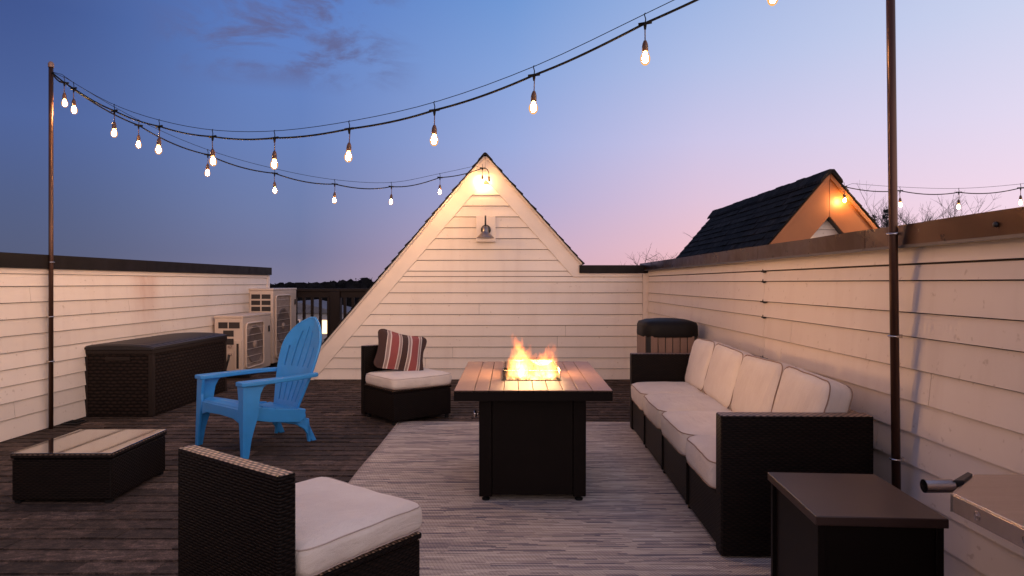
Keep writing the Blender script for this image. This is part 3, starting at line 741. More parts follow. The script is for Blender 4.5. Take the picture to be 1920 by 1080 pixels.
# ------------------------------------------------------------------ railing behind
ra = thing('railing', 'dark brown wooden railing with square balusters between wall end and gable', 'railing', (-3.55, 10.45, 0))
obj('top_rail', B().box(0, 3.2, -.05, .07, 1.045, 1.09, .004), M['rail'], ra)
obj('sub_rail', B().box(0, 3.2, -.02, .03, .95, 1.043), M['rail'], ra)
obj('bottom_rail', B().box(0, 3.2, -.02, .03, .08, .15), M['rail'], ra)
for xx in (-.03, .74, 2.4):
    p = obj('post', B().box(xx, xx+.15, -.075, .075, 0, 1.043, .004), M['rail'], ra)
for k in range(24):
    xx = .17+k*.127
    if .70 < xx < .93 or 2.36 < xx < 2.58: continue
    obj('baluster', B().box(xx, xx+.04, -.018, .022, .152, .948), M['rail'], ra)

# ------------------------------------------------------------------ poles and string lights
def pole(label, x, y, top, clamps, wall_dx, lean=0):
    t = thing('light_pole', label, 'pole', (x, y, 0), group='poles carrying the string lights')
    obj('shaft', B().tube([(0, 0, 0), (-lean*.5, 0, top/2), (-lean, 0, top)], .0172, 14), M['pole'], t)
    obj('cap', B().lathe([(.021, 0), (.022, .03), (.012, .045), (0, .048)], 12, Matrix.Translation((-lean, 0, top-.01))), M['bin'], t)
    for z in clamps:
        xs = -lean*z/top
        c = obj('clamp', B().tube([(xs+.023*math.cos(a), .023*math.sin(a), z) for a in [k*math.pi/6 for k in range(12)]], .0045, 6, closed=True), M['chrome'], t)
        obj('bracket', B().box(min(0, wall_dx), max(0, wall_dx), -.006, .006, z-.008, z+.008, Mx=Matrix.Translation((xs, .0, 0))), M['chrome'], c)
    return t
LP = Vector((-3.725, 5.43, 0)); RP = Vector((1.585, 2.765, 0))
pole('slim bronze pole fixed to the left parapet wall', LP.x, LP.y, 2.93, (1.345, .905, .545), -.035, -.0)
pole('tall bronze pole on the right parapet wall, reaching out of the top of the photo', RP.x, RP.y, 3.0, (1.38, .96, .455), .03, .035)

def spline(ts, zs, t):
    for i in range(len(ts)-1):
        if t <= ts[i+1] or i == len(ts)-2:
            t0, t1 = ts[i], ts[i+1]; u = (t-t0)/(t1-t0)
            m0 = (zs[i+1]-zs[i-1])/(ts[i+1]-ts[i-1]) if i > 0 else (zs[1]-zs[0])/(ts[1]-ts[0])
            m1 = (zs[i+2]-zs[i])/(ts[i+2]-ts[i]) if i+2 < len(ts) else (zs[-1]-zs[-2])/(ts[-1]-ts[-2])
            h = t1-t0; return (2*u**3-3*u*u+1)*zs[i]+(u**3-2*u*u+u)*h*m0+(-2*u**3+3*u*u)*zs[i+1]+(u**3-u*u)*h*m1
bulb_b = B().lathe([(.0105, -.002), (.0115, -.010), (.0180, -.022), (.0240, -.038), (.0240, -.050), (.0190, -.064), (.010, -.073), (0, -.0750)], 16, mi=1)
bulb_b.lathe([(0, -.012), (.008, -.017), (.0125, -.030), (.0145, -.042), (.0120, -.055), (.007, -.062), (0, -.0640)], 12, mi=0); bulb_me = bulb_b.mesh('bulb', [M['bulb'], M['bulbglass']])
sock_b = B().tube([(0, 0, 0), (0, 0, .078)], .0030, 6).lathe([(0, .006), (.007, .004), (.0125, -.010), (.0150, -.022), (.0150, -.046), (.013, -.050), (.0, -.050)], 14); sock_me = sock_b.mesh('socket', M['socket'])
hook_b = B().tube([(-.032, 0, 0), (.032, 0, 0)], .0075, 8).tube([(0, 0, 0), (0, 0, -.03)], [.010, .005], 8).tube([(0, 0, .0), (.003, 0, .02), (-.004, 0, .044), (.002, 0, .05)], .0028, 6); hook_me = hook_b.mesh('hook', M['rubber'])
def string_light(label, A, C, ts, zs, hooks, droop, wire=True, r=.0060):
    t = thing('string_light', label, 'string lights', (A.x, A.y, zs[0]), group=None)
    O = Vector((A.x, A.y, zs[0])); d = C-A; hd = Vector((d.x, d.y, 0)); rz = math.atan2(hd.y, hd.x)
    def Pt(tt, dz=0):
        return Vector((A.x+d.x*tt, A.y+d.y*tt, spline(ts, zs, tt)+dz))-O
    allh = sorted(set([0]+list(hooks)+[ts[-1]])); pts = []
    for a, c in zip(allh, allh[1:]):
        for k in range(10):
            u = k/10; pts.append(Pt(a+(c-a)*u, -droop*4*u*(1-u)))
    pts.append(Pt(ts[-1]))
    obj('cable', B().tube(pts, r, 6), M['rubber'], t)
    if wire:
        obj('guide_wire', B().tube([Pt(ts[-1]*k/40, .045 if 0 < k < 40 else .0) for k in range(41)], .0021, 5), M['rubber'], t)
    rn = random.Random(int(A.y*100))
    for h in hooks:
        p = Pt(h)
        k = obj('hook', hook_me, None, t, loc=p, rot=(0, 0, rz))
        s = obj('socket', sock_me, None, t, loc=p+Vector((0, 0, -.078-.03+.02)), rot=(rn.uniform(-.06, .06), rn.uniform(-.06, .06), 0))
        obj('bulb', bulb_me, None, s, loc=(0, 0, -.040))
    return t
sA = string_light('nearest string of lit bulbs, from the left pole up to the tall right pole', LP, RP,
    [0, .0514, .137, .2235, .3167, .4135, .5166, .6193, .7231, .8223, .92, 1.0], [2.885, 2.71, 2.476, 2.305, 2.177, 2.112, 2.108, 2.15, 2.262, 2.43, 2.61, 2.80],
    [.0514, .137, .2235, .3167, .4135, .5166, .6193, .7231, .8223, .92], .006)
sB = string_light('string of lit bulbs running from the left pole back to the gable peak', LP, Vector((-.356, GY-.075, 0)),
    [0, .021, .146, .277, .419, .563, .715, .860, 1.0], [2.885, 2.814, 2.543, 2.355, 2.246, 2.197, 2.229, 2.389, 2.560],
    [.021, .146, .277, .419, .563, .715, .860, 1.0], .022)
a0 = Vector((-.356, GY-.075, 2.56))-Vector((LP.x, LP.y, 2.885))
obj('cable_end', B().tube([a0, a0+Vector((.03, 0, .004)), a0+Vector((.062, 0, -.02)), a0+Vector((.078, 0, -.06)), a0+Vector((.08, 0, -.11))], .0055, 6).tube([a0+Vector((.08, 0, -.10)), a0+Vector((.08, 0, -.16))], .013, 10), M['rubber'], sB)
C0 = Vector((4.05, NY-.10, 0)); Cs = Vector((.575, -.19, 0))
sC = string_light('short distant string of lit bulbs from the neighbouring gable to the right', C0, C0+Cs*6,
    [0, 1/6, 2/6, 3/6, 4/6, 5/6, 1], [2.352, 2.276, 2.232, 2.256, 2.33, 2.43, 2.56], [0.001, 1/6, 2/6, 3/6, 4/6, 5/6], .028)

# ------------------------------------------------------------------ wicker furniture
def cushion(parent, name, sx, sy, sz, r, puff, seed, m=None, pipe=True, loc=(0, 0, 0), rot=(0, 0, 0), RR=.055):
    n = 18; t = bmesh.new()
    bmesh.ops.create_cube(t, size=2.0); bmesh.ops.subdivide_edges(t, edges=list(t.edges), cuts=n, use_grid_fill=True)
    h = Vector((sx/2, sy/2, sz/2)); off = Vector((seed*3.1, seed*1.7, 0))
    def warp(p0):
        p = Vector((p0.x*h.x, p0.y*h.y, p0.z*h.z))
        ex = [max(0, abs(p[i])-(h[i]-r)) for i in range(3)]        # round the edges ...
        a_, b_ = max(ex[0], ex[1]), ex[2]; mm = max(a_, b_); ln = math.hypot(a_, b_)
        if ln > 1e-9:
            k_ = mm/ln
            for i in range(3):
                if ex[i] > 0: p[i] = math.copysign(h[i]-r+ex[i]*k_, p[i])
        qx, qy = max(-(h.x-RR), min(h.x-RR, p.x)), max(-(h.y-RR), min(h.y-RR, p.y))   # ... and the corners in plan
        dx_, dy_ = p.x-qx, p.y-qy
        if abs(dx_) > 1e-9 and abs(dy_) > 1e-9:
            k_ = max(abs(dx_), abs(dy_))/math.hypot(dx_, dy_); p.x, p.y = qx+dx_*k_, qy+dy_*k_
        w = max(0, 1-(p.x/h.x)**2)*max(0, 1-(p.y/h.y)**2)
        p.z += (puff*w**.6)*(p.z/h.z)
        k = p.z/h.z
        bul = (1-min(1, k*k))*.006
        p.x += bul*(1 if p.x > 0 else -1)*(abs(p.x)/h.x)**6; p.y += bul*(1 if p.y > 0 else -1)*(abs(p.y)/h.y)**6
        nn = noise.noise_vector(p*6+off)*.0050+noise.noise_vector(Vector((p.x*10, p.y*22, p.z*16))+off)*.0030
        return p+nn
    for v in t.verts: v.co = warp(v.co)
    for f in t.faces: f.smooth = True
    b = B(); b.merge(t)
    o = obj(name, b, m or M['cushion'], parent, loc=loc, rot=rot)
    if pipe:
        pb = B()
        for zz in (1, -1):
            pts = []; rr_ = RR
            for ci, (cx, cy_) in enumerate(((1, 1), (-1, 1), (-1, -1), (1, -1))):
                nextc = ((1, 1), (-1, 1), (-1, -1), (1, -1))[(ci+1) % 4]
                for k in range(7):
                    a = ci*math.pi/2+k/6*math.pi/2
                    pts.append(Vector((cx*(h.x-rr_)+rr_*math.cos(a), cy_*(h.y-rr_)+rr_*math.sin(a), zz*(h.z-r*.35))))
                a_ = pts[-1].copy(); aa = (ci+1)*math.pi/2
                e_ = Vector((nextc[0]*(h.x-rr_)+rr_*math.cos(aa), nextc[1]*(h.y-rr_)+rr_*math.sin(aa), zz*(h.z-r*.35)))
                for k in range(1, 12): pts.append(a_.lerp(e_, k/12))
            out = []
            for p in pts:
                nn = noise.noise_vector(p*6+off)*.0050+noise.noise_vector(Vector((p.x*10, p.y*22, p.z*16))+off)*.0030
                out.append(p+nn)
            pb.tube(out, .0031 if pipe is True else .0022, 5, closed=True)
        obj('piping' if pipe is True else 'seam', pb, M['piping'] if pipe is True else M['seam'], o)
    return o
WM = [M['wicker'], M['wlit']]
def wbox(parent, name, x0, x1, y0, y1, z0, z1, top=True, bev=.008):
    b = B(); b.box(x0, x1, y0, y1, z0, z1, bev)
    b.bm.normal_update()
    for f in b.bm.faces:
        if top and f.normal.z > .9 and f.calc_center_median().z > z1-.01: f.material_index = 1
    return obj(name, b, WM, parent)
# armless chair; local x = along the back, y = from the back to the front edge
def slipper_chair(label, loc, rz, seed):
    t = thing('wicker_chair', label, 'chair', loc, rz, 'armless wicker chairs')
    W, Dp = .575, .585
    wbox(t, 'backrest', 0, W, 0, .062, .012, .622)
    wbox(t, 'base', .004, W-.004, .064, Dp, .035, .262, False)
    wbox(t, 'seat_rim', -.002, W+.002, .064, Dp+.004, .264, .288)
    for xx in (.03, W-.03):
        for yy in (.1, Dp-.03): obj('foot', B().lathe([(.018, 0), (.018, .04), (0, .04)], 10, Matrix.Translation((xx, yy, 0))), M['rubber'], t)
    cushion(t, 'seat_cushion', W+.010, Dp-.055, .100, .028, .010, seed, pipe='seam', loc=(W/2, .068+(Dp-.055)/2+.006, .291+.050))
    return t
# front chair, its back to the camera
ux = math.atan2(-.595, .803)
c1 = slipper_chair('armless wicker chair in front, seen from behind, with bare cream cushion', (-1.1345, 2.276, 0), ux, 1)
# rear chair: corner at the front of the photo (-.97,5.507)
e2 = Vector((.777, .629, 0)); e1 = Vector((-.625, .78, 0))
lc = Vector((-.97, 5.507, 0))+e1*.60+e2*.575
c2 = slipper_chair('armless wicker chair behind the fire table, holding a striped pillow', lc, math.atan2(-e2.y, -e2.x), 2)
# striped pillow leaning on its back
pl = cushion(None, 'striped_pillow', .42, .40, .12, .045, .03, 5, m=M['stripe'], pipe=False)
for v in pl.data.vertices:                       # pinch the edges, pull the corners
    x_, y_ = v.co.x/.21, v.co.y/.20; e = max(abs(x_), abs(y_))
    v.co.z *= max(.10, 1-e**2.6); k = 1+.10*(abs(x_)*abs(y_))**2-.05*(1-abs(x_*y_)); v.co.x *= k; v.co.y *= k
pc = lc-e1*.165-e2*.575*.47
fdir = (-e1*.85+Vector((0, -1, 0))*.42).normalized(); zdir = (fdir*math.cos(R(33))+Vector((0, 0, math.sin(R(33))))).normalized(); 
ydir = (Vector((0, 0, 1))-zdir*zdir.z).normalized(); xdir = ydir.cross(zdir)
rm = Matrix((xdir, ydir, zdir)).transposed().to_4x4() @ Matrix.Rotation(R(-15), 4, 'Z') @ Matrix.Diagonal((1.0, .93, 1.0, 1))
pl.matrix_world = Matrix.Translation(pc+Vector((0.01, -.02, .400+.160))) @ rm
tag(pl, 'pillow with dark brown, maroon and cream stripes on the rear wicker chair', 'pillow')

# sofa, local x = from the front edge to the back, y = along its length away from the camera
sf = thing('wicker_sofa', 'long dark wicker sofa with four cream seat and four back cushions', 'sofa', (.8845, 2.843, 0), -math.atan2(.061, 2.55))
SL, SD, AH = 2.552, .640, .618; mod = SL/4
wbox(sf, 'arm', 0, SD, 0, .085, .02, AH)
wbox(sf, 'arm', 0, SD, SL-.085, SL, .02, AH)
for i in range(4):
    a, c = i*mod+(.087 if i == 0 else .004), (i+1)*mod-(.087 if i == 3 else .004)
    wbox(sf, 'seat_base', .010, SD-.07, a, c, .03, .262, False)
    wbox(sf, 'backrest', SD-.065, SD-.002, a, c, .03, AH-.006)
for i in range(4):
    a, c = i*mod+(.088 if i == 0 else 0), (i+1)*mod-(.088 if i == 3 else 0); mid = (a+c)/2
    cushion(sf, 'seat_cushion', .585, c-a-.014, .134, .028, .020, 11+i, RR=.085, loc=(-.012+.2925, mid, .266+.0635))
    bc = cushion(sf, 'back_cushion', c-a-.016, .36, .118, .028, .022, 21+i)
    z_ = Vector((-math.cos(R(15)), 0, math.sin(R(15)))); y_ = Vector((math.sin(R(15)), 0, math.cos(R(15)))); x_ = y_.cross(z_)
    rm = Matrix((x_, y_, z_)).transposed().to_4x4() @ Matrix.Rotation(R((-1.5, 1, -1, 1.5)[i]), 4, 'Z')
    bc.matrix_local = Matrix.Translation((.508, mid, .395+.170)) @ rm
for yy in (.04, mod, 2*mod, 3*mod, SL-.04):
    for xx in (.03, SD-.04): obj('foot', B().lathe([(.018, 0), (.018, .035), (0, .035)], 10, Matrix.Translation((xx, yy, 0))), M['rubber'], sf)
    if .1 < yy < 2.4: obj('frame_post', B().box(.0, .03, yy-.012, yy+.012, .0351, .262, .003), M['wicker'], sf)

# low glass-topped wicker table
ct = thing('coffee_table', 'low square wicker table with reflecting glass top, front left', 'table', (-2.67, 3.585, 0), R(.6))
wbox(ct, 'base', 0, .53, 0, .575, .016, .238, False)
wbox(ct, 'rim', -.006, .536, -.006, .581, .240, .262)
obj('glass_top', B().box(-.004, .534, -.004, .579, .2635, .271, .002), M['tableglass'], ct)
for xx in (.025, .505):
    for yy in (.025, .55): obj('foot', B().box(xx-.016, xx+.016, yy-.016, yy+.016, 0, .036), M['rubber'], ct)

# ------------------------------------------------------------------ rug
b = B(); t = bmesh.new(); nxr, nyr = 60, 90
X0, X1, Y0, Y1 = -.95, 1.50, 1.75, 5.64
cx_, cy_ = (X0+X1)/2, (Y0+Y1)/2
g = [[None]*(nyr+1) for _ in range(nxr+1)]
for i in range(nxr+1):
    for j in range(nyr+1):
        x = X0+(X1-X0)*i/nxr; y = Y0+(Y1-Y0)*j/nyr
        g[i][j] = t.verts.new((x-cx_+.006*noise.noise(Vector((y*1.3, 0, 5)))*(abs(x-cx_)/1.2), y-cy_+.008*noise.noise(Vector((x*1.5, 3, 5)))*(abs(y-cy_)/1.9), .0135+.0025*noise.noise(Vector((x*2.2, y*2.2, 0)))))
for i in range(nxr):
    for j in range(nyr): t.faces.new((g[i][j], g[i+1][j], g[i+1][j+1], g[i][j+1])).smooth = True
rim = [g[i][0] for i in range(nxr+1)]+[g[nxr][j] for j in range(1, nyr+1)]+[g[i][nyr] for i in range(nxr-1, -1, -1)]+[g[0][j] for j in range(nyr-1, 0, -1)]
low = [t.verts.new((v.co.x, v.co.y, .0055)) for v in rim]
for k in range(len(rim)): t.faces.new((rim[k], low[k], low[(k+1) % len(rim)], rim[(k+1) % len(rim)]))
rp = [v.co.copy() for v in rim]
b.merge(t); rg = thing('rug', 'large outdoor rug streaked in blue grey, mauve and beige', 'rug', (cx_, cy_, 0))
obj('weave', b, M['rug'], rg)
obj('binding', B().tube([p+Vector((0, 0, -.003)) for p in rp], .0055, 6, closed=True), M['rugedge'], rg)
RZ = .0135

# ------------------------------------------------------------------ fire table
ft = thing('fire_table', 'brown metal fire table with slatted top and lit burner in the centre', 'fire table', (.1095, 3.583, RZ), rot=(R(.9), 0, 0))
TW, TD, TZ0, TZ1 = .816, 1.12, .560, .616; y0 = -.125
bw = .57
obj('front_panel', B().box(-bw/2+.07, bw/2-.07, .004, .02, .035, TZ0-.001, .002), M['table_side'], ft)
for s_ in (-1, 1):
    a, c = sorted((s_*bw/2, s_*(bw/2-.068)))
    obj('corner_panel', B().box(a, c, 0, .86, .025, TZ0-.001, .003), M['table_side'], ft)
    for yy in (.03, .83): obj('foot', B().lathe([(.02, 0), (.022, .012), (.008, .014), (.008, .03), (0, .03)], 12, Matrix.Translation((s_*(bw/2-.035), yy, -.002))), M['rubber'], ft)
obj('back_panel', B().box(-bw/2+.07, bw/2-.07, .84, .856, .035, TZ0-.001, .002), M['table_side'], ft)
obj('bottom_panel', B().box(-bw/2+.072, bw/2-.072, .022, .838, .03, .045), M['table_side'], ft)
OX, OY0, OY1 = .168, .185, .66        # burner opening
ox = (-.17+.335)/2-.1095+.0075
b = B()                                # top frame: rim and skirt as a hollow box
for (xa, xb, ya, yb) in ((-TW/2, TW/2, y0, y0+.02), (-TW/2, TW/2, y0+TD-.02, y0+TD), (-TW/2, -TW/2+.02, y0+.02, y0+TD-.02), (TW/2-.02, TW/2, y0+.02, y0+TD-.02)):
    b.box(xa, xb, ya, yb, TZ0, TZ1-.002, .002)
obj('top_frame', b, M['table_side'], ft)
edges = [-TW/2]+[-TW/2+.1035+.0762*k for k in range(9)]+[TW/2]
ocx = .0
for i in range(10):
    a, c = edges[i]+.0018, edges[i+1]-.0018
    def slat(a, c, ya, yb): obj('slat', B().box(-(c-a)/2, (c-a)/2, 0, yb-ya, -.014, 0, .0016), M['table_top'], ft, loc=((a+c)/2, ya, TZ1))
    lo, hi = ocx-OX, ocx+OX
    if c <= lo+.004 or a >= hi-.004: slat(a, c, y0+.0, y0+TD)
    elif a >= lo-.004 and c <= hi+.004: slat(a, c, y0+.0, OY0-.003); slat(a, c, OY1+.003, y0+TD)
    else:
        slat(a, c, y0+.0, OY0-.003); slat(a, c, OY1+.003, y0+TD)
        if a < lo: slat(a, lo, OY0-.001, OY1+.001)
        if c > hi: slat(hi, c, OY0-.001, OY1+.001)
obj('under_deck', B().box(-TW/2+.021, -OX-.01, y0+.021, y0+TD-.021, TZ0, TZ0+.01).box(OX+.01, TW/2-.021, y0+.021, y0+TD-.021, TZ0, TZ0+.01), M['blackm'], ft)
b = B(); b.box(-OX, OX, OY0, OY1, TZ0-.04, TZ0-.03)
for q in ((-OX, -OX+.004, OY0, OY1), (OX-.004, OX, OY0, OY1), (-OX+.005, OX-.005, OY0, OY0+.004), (-OX+.005, OX-.005, OY1-.004, OY1)): b.box(*q, TZ0-.029, TZ1+.004)
obj('burner_pan', b, M['blackm'], ft)
for (xa, xb, ya, yb) in ((-OX+.006, OX-.006, OY0+.006, OY0+.011), (-OX+.006, OX-.006, OY1-.011, OY1-.006), (-OX+.006, -OX+.011, OY0+.012, OY1-.012), (OX-.011, OX-.006, OY0+.012, OY1-.012)):
    obj('wind_guard', B().box(xa, xb, ya, yb, TZ0-.02, TZ1+.055), M['guard'], ft)
rk = random.Random(2); rb = B()
for k in range(120):
    t = bmesh.new(); bmesh.ops.create_icosphere(t, subdivisions=1, radius=1)
    r_ = rk.uniform(.012, .022); p = Vector((rk.uniform(-OX+.035, OX-.035), rk.uniform(OY0+.035, OY1-.035), TZ0-.012+rk.uniform(0, .05)))
    for v in t.verts: v.co = p+v.co*r_*rk.uniform(.7, 1.15)
    rb.merge(t)
o = obj('lava_rocks', rb, M['rock'], ft); o['kind'] = 'stuff'
obj('knob', B().tube([(-bw/2, .14, .44), (-bw/2-.025, .14, .44)], .006, 8).lathe([(0, 0), (.019, .001), (.021, .012), (.012, .016), (0, .016)], 16, Matrix.Translation((-bw/2-.020, .14, .44)) @ Matrix.Rotation(R(-90), 4, 'Y')), M['chrome'], ft)

# flames: glowing gas in several tongues
fz = RZ+TZ0+.030
fire = thing('fire', 'yellow and orange flames leaping from the burner of the fire table', 'fire', (.1095, 3.583+.42, fz))
tongues = [(-.080, -.03, .062, .285, -.025, .0), (-.055, .03, .066, .265, -.015, .0), (-.03, .06, .060, .22, .02, .0), (.085, .02, .066, .225, .045, .0), (.115, -.05, .052, .225, .050, .0), (.13, .05, .05, .17, .03, 0), (.02, -.08, .06, .115, .01, 0),
           (-.02, .06, .06, .15, -.01, 0), (-.11, -.10, .045, .125, .0, 0), (.12, -.12, .04, .12, 0, 0), (.05, .12, .06, .16, 0, 0), (-.10, .13, .05, .14, 0, 0), (0, -.14, .055, .10, 0, 0), (-.055, -.11, .04, .19, .03, 0), (.065, -.11, .04, .15, -.01, 0)]
for i, (x, y, r_, h_, lean, _) in enumerate(tongues):
    b = B(); rings = []
    for k in range(13):
        z = k/12; rad = (math.sin(math.pi*min(1, (z*.78+.20)))**.8)*(1-z*.15)
        c = Vector((lean/r_*z*z*.9+.35*noise.noise(Vector((i*7.1, z*2.2, 0)))*z*2, .35*noise.noise(Vector((i*3.1, z*2.2, 4)))*z*2, z))
        ring = []
        for q in range(14):
            a = q*2*math.pi/14; rr_ = max(.02, rad*(1+.30*noise.noise(Vector((math.cos(a)*1.4+i*5, math.sin(a)*1.4, z*3)))))
            if k in (0, 12): rr_ *= .3
            ring.append(b.bm.verts.new(c+Vector((rr_*math.cos(a), rr_*math.sin(a), 0))))
        rings.append(ring)
    for A_, C_ in zip(rings, rings[1:]):
        for q in range(14): b.bm.faces.new((A_[q], A_[(q+1) % 14], C_[(q+1) % 14], C_[q])).smooth = True
    b.bm.faces.new(rings[0]); b.bm.faces.new(rings[-1])
    o = obj('flame', b, M['flame'], fire, loc=(x, y, 0)); o.scale = (r_, r_, h_)
for (x, y, z, p_, rad) in ((-.06, -.02, .15, .5, .11), (.09, -.02, .12, .5, .11)):
    ld = bpy.data.lights.new('fire_light', 'POINT'); ld.energy = FIRE_POWER*p_; ld.color = (1, .55, .24); ld.shadow_soft_size = rad
    lo = bpy.data.objects.new('fire_light', ld); col.objects.link(lo); lo.parent = fire; lo.location = (x, y, z)

# ------------------------------------------------------------------ blue adirondack chair
bc = thing('adirondack_chair', 'bright blue plastic adirondack chair with slotted arched back', 'chair', (-2.01, 4.715, 0), math.atan2(-.63, .78))
bc.scale = (.93, .93, 1)
BM_ = M['blue']
def shear(b, f):
    for v in b.bm.verts: v.co = f(v.co)
    return b
for s_ in (-1, 1):
    # front leg: side plate and front plate folded together
    b = B().prism([(-.045, 0), (.000, 0), (.020, .12), (.045, .20), (.075, .28), (.080, .36), (.090, .42), (.115, .465), (.15, .482), (-.03, .482)], s_*.318, s_*.340, 'x', .004)
    b.prism([(s_*.344, 0), (s_*.308, 0), (s_*.286, .22), (s_*.262, .30), (s_*.276, .38), (s_*.255, .482), (s_*.344, .482)], -.050, -.028, 'y', .004)
    shear(b, lambda c: Vector((c.x+s_*.012*(1-c.z/.48), c.y-.01*(1-c.z/.48), c.z)))
    obj('front_leg', b, BM_, bc)
    # rear leg
    b = B().prism([(.30, .255), (.51, .245), (.57, .14), (.64, .0), (.595, 0), (.525, .10), (.45, .145), (.30, .185)], s_*.248, s_*.272, 'x', .004)
    b.prism([(s_*.272, .17), (s_*.225, .17), (s_*.245, .0), (s_*.272, .0)], .56, .58, 'y', .003)
    shear(b, lambda c: Vector((c.x+s_*(-.05*max(0, (c.y-.25)/.3)+.03*(1-c.z/.2)*(c.y > .4)), c.y+(.03 if False else 0), c.z)))
    obj('rear_leg', b, BM_, bc)
    # side rail between the legs
    obj('seat_rail', B().prism([(.03, .335), (.28, .285), (.50, .255), (.51, .20), (.46, .165), (.20, .205), (.075, .235), (.03, .28)], s_*.262, s_*.284, 'x', .004), BM_, bc)
    # arm
    out = []
    prof = [(-.065, .262, .352), (-.04, .250, .362), (.1, .252, .366), (.25, .268, .362), (.40, .272, .345), (.52, .262, .325), (.60, .245, .30), (.62, .25, .29)]
    poly = [(s_*b_, y_) for y_, a_, b_ in prof]+[(s_*a_, y_) for y_, a_, b_ in prof[::-1]]
    obj('arm', B().prism(poly, .483, .512, 'z', .006), BM_, bc)
# seat slats: curved seat with a rounded front edge
sp = [(-.035, .285), (-.045, .315), (-.035, .338), (.0, .350), (.05, .347), (.14, .325), (.25, .295), (.36, .265), (.46, .245), (.52, .25)]
for i, (ya, yb) in enumerate(((0, 4), (4, 5), (5, 6), (6, 7), (7, 9))):
    seg = sp[ya:yb+1]
    if i: seg = [(seg[0][0]+.008, seg[0][1]-.0016)]+seg[1:]
    poly = seg+[(p[0]+.004, p[1]-.016) for p in seg[::-1]]
    obj('seat_slat', B().prism(poly, -.262, .262, 'x', .002), BM_, bc)
obj('apron', B().prism([(-.30, .325), (.30, .325), (.265, .235), (.20, .255), (0, .262), (-.20, .255), (-.265, .235)], -.048, -.030, 'y', .003), BM_, bc)
obj('rear_brace', B().prism([(-.25, .252), (.25, .252), (.235, .165), (.12, .195), (0, .20), (-.12, .195), (-.235, .165)], .505, .525, 'y', .003), BM_, bc)
# back: one moulded shell with slots
t = bmesh.new(); nu, nv = 47, 40; slots = {7, 15, 23, 31, 39}
def halfw(v):   # half width along the height 0..1
    if v < .66: return .158+.097*math.sin(v/.66*math.pi/2)**1.2
    u = (v-.66)/.34; return .255*max(0, 1-u**1.9)**.62
gr = []
for j in range(nv+1):
    v = j/nv; v = min(v, .995); hw = max(.03, halfw(v)); row = []
    for i in range(nu+1):
        u = -1+2*(i+(.42 if i-1 in slots else -.42 if i in slots else 0))/nu if 0 < i < nu else -1+2*i/nu
        z = .235+v*.665; yb = .485+.225*v+.03*v*v+.0*u
        row.append(t.verts.new((u*hw, yb-.045*u*u*(.4+.6*v)*(hw/.25)+.035, z)))
    gr.append(row)
slots = {8, 9-1, 15+1, 23, 31-1, 38+1}
slots = {7, 15, 23, 31, 39}
for j in range(nv):
    v = (j+.5)/nv
    for i in range(nu):
        if i in slots:
            k = abs(i-23)/8
            if .07 < v < .335 or .46 < v < .90-.055*k*k: continue
        t.faces.new((gr[j][i], gr[j][i+1], gr[j+1][i+1], gr[j+1][i])).smooth = True
b = B(); b.merge(t)
me = b.mesh('backrest', BM_)
o = obj('backrest', me, None, bc)
for v in o.data.vertices: pass
md = o.modifiers.new('thick', 'SOLIDIFY'); md.thickness = .022; md.offset = 0
md = o.modifiers.new('soft', 'BEVEL'); md.width = .002; md.segments = 1; md.limit_method = 'ANGLE'; md.angle_limit = R(50)
# rolled rim round the back
pts = []
for j in range(0, nv+1): pts.append(Vector((max(.03, halfw(min(j/nv, .995))), 0, j/nv)))
def backpt(x, v):
    hw = max(.03, halfw(min(v, .995))); u = x/hw
    return Vector((x, .485+.225*v+.03*v*v-.045*u*u*(.4+.6*v)*(hw/.25)+.035, .235+v*.665))
rim_pts = [backpt(p.x, p.z) for p in pts]+[backpt(-p.x, p.z) for p in pts[::-1]]
obj('back_rim', B().tube(rim_pts, .0125, 8), BM_, bc)

# ------------------------------------------------------------------ storage chest
sb = thing('storage_chest', 'large dark brown deck storage chest against the left wall', 'storage box', (-3.770, 5.915, 0), R(-1.7))
CW, CL = .615, 1.42
obj('body', B().box(0, CW, 0, CL, .0, .575, .012), M['weave_box'], sb)
for xx in (0, CW):
    for yy in (0, CL): obj('corner_post', B().box(xx-.006 if xx == 0 else xx-.035, xx+.035 if xx == 0 else xx+.006, yy-.006 if yy == 0 else yy-.035, yy+.035 if yy == 0 else yy+.006, .002, .57, .006), M['box_plastic'], sb)
obj('rim', B().box(-.010, CW+.010, -.010, CL+.010, .552, .590, .006), M['box_plastic'], sb)
obj('handle', B().box(.20, .42, -.014, .004, .495, .53, .005), M['box_plastic'], sb)
b = B(); t = bmesh.new(); nl = 60; rws = []
for j in range(nl+1):
    yy = -.018+(CL+.036)*j/nl; row = []
    for i in range(13):
        u = i/12; xx = -.018+(CW+.036)*u
        z = .612+.028*math.sin(math.pi*u)**.5
        if 0 < i < 12 and 2 < j < nl-2: z += .003*(1 if (j//2) % 2 else -1)
        if j in (0, nl): z -= .012
        row.append(t.verts.new((xx, yy, z)))
    rws.append(row)
for a, c in zip(rws, rws[1:]):
    for i in range(12): t.faces.new((a[i], a[i+1], c[i+1], c[i]))
ed = [rws[0][i] for i in range(13)]+[rws[j][12] for j in range(1, nl+1)]+[rws[nl][i] for i in range(11, -1, -1)]+[rws[j][0] for j in range(nl-1, 0, -1)]
lo_ = [t.verts.new((v.co.x, v.co.y, .592)) for v in ed]
for k in range(len(ed)): t.faces.new((ed[k], lo_[k], lo_[(k+1) % len(ed)], ed[(k+1) % len(ed)]))
b.merge(t); obj('lid', b, M['lid_plastic'], sb)

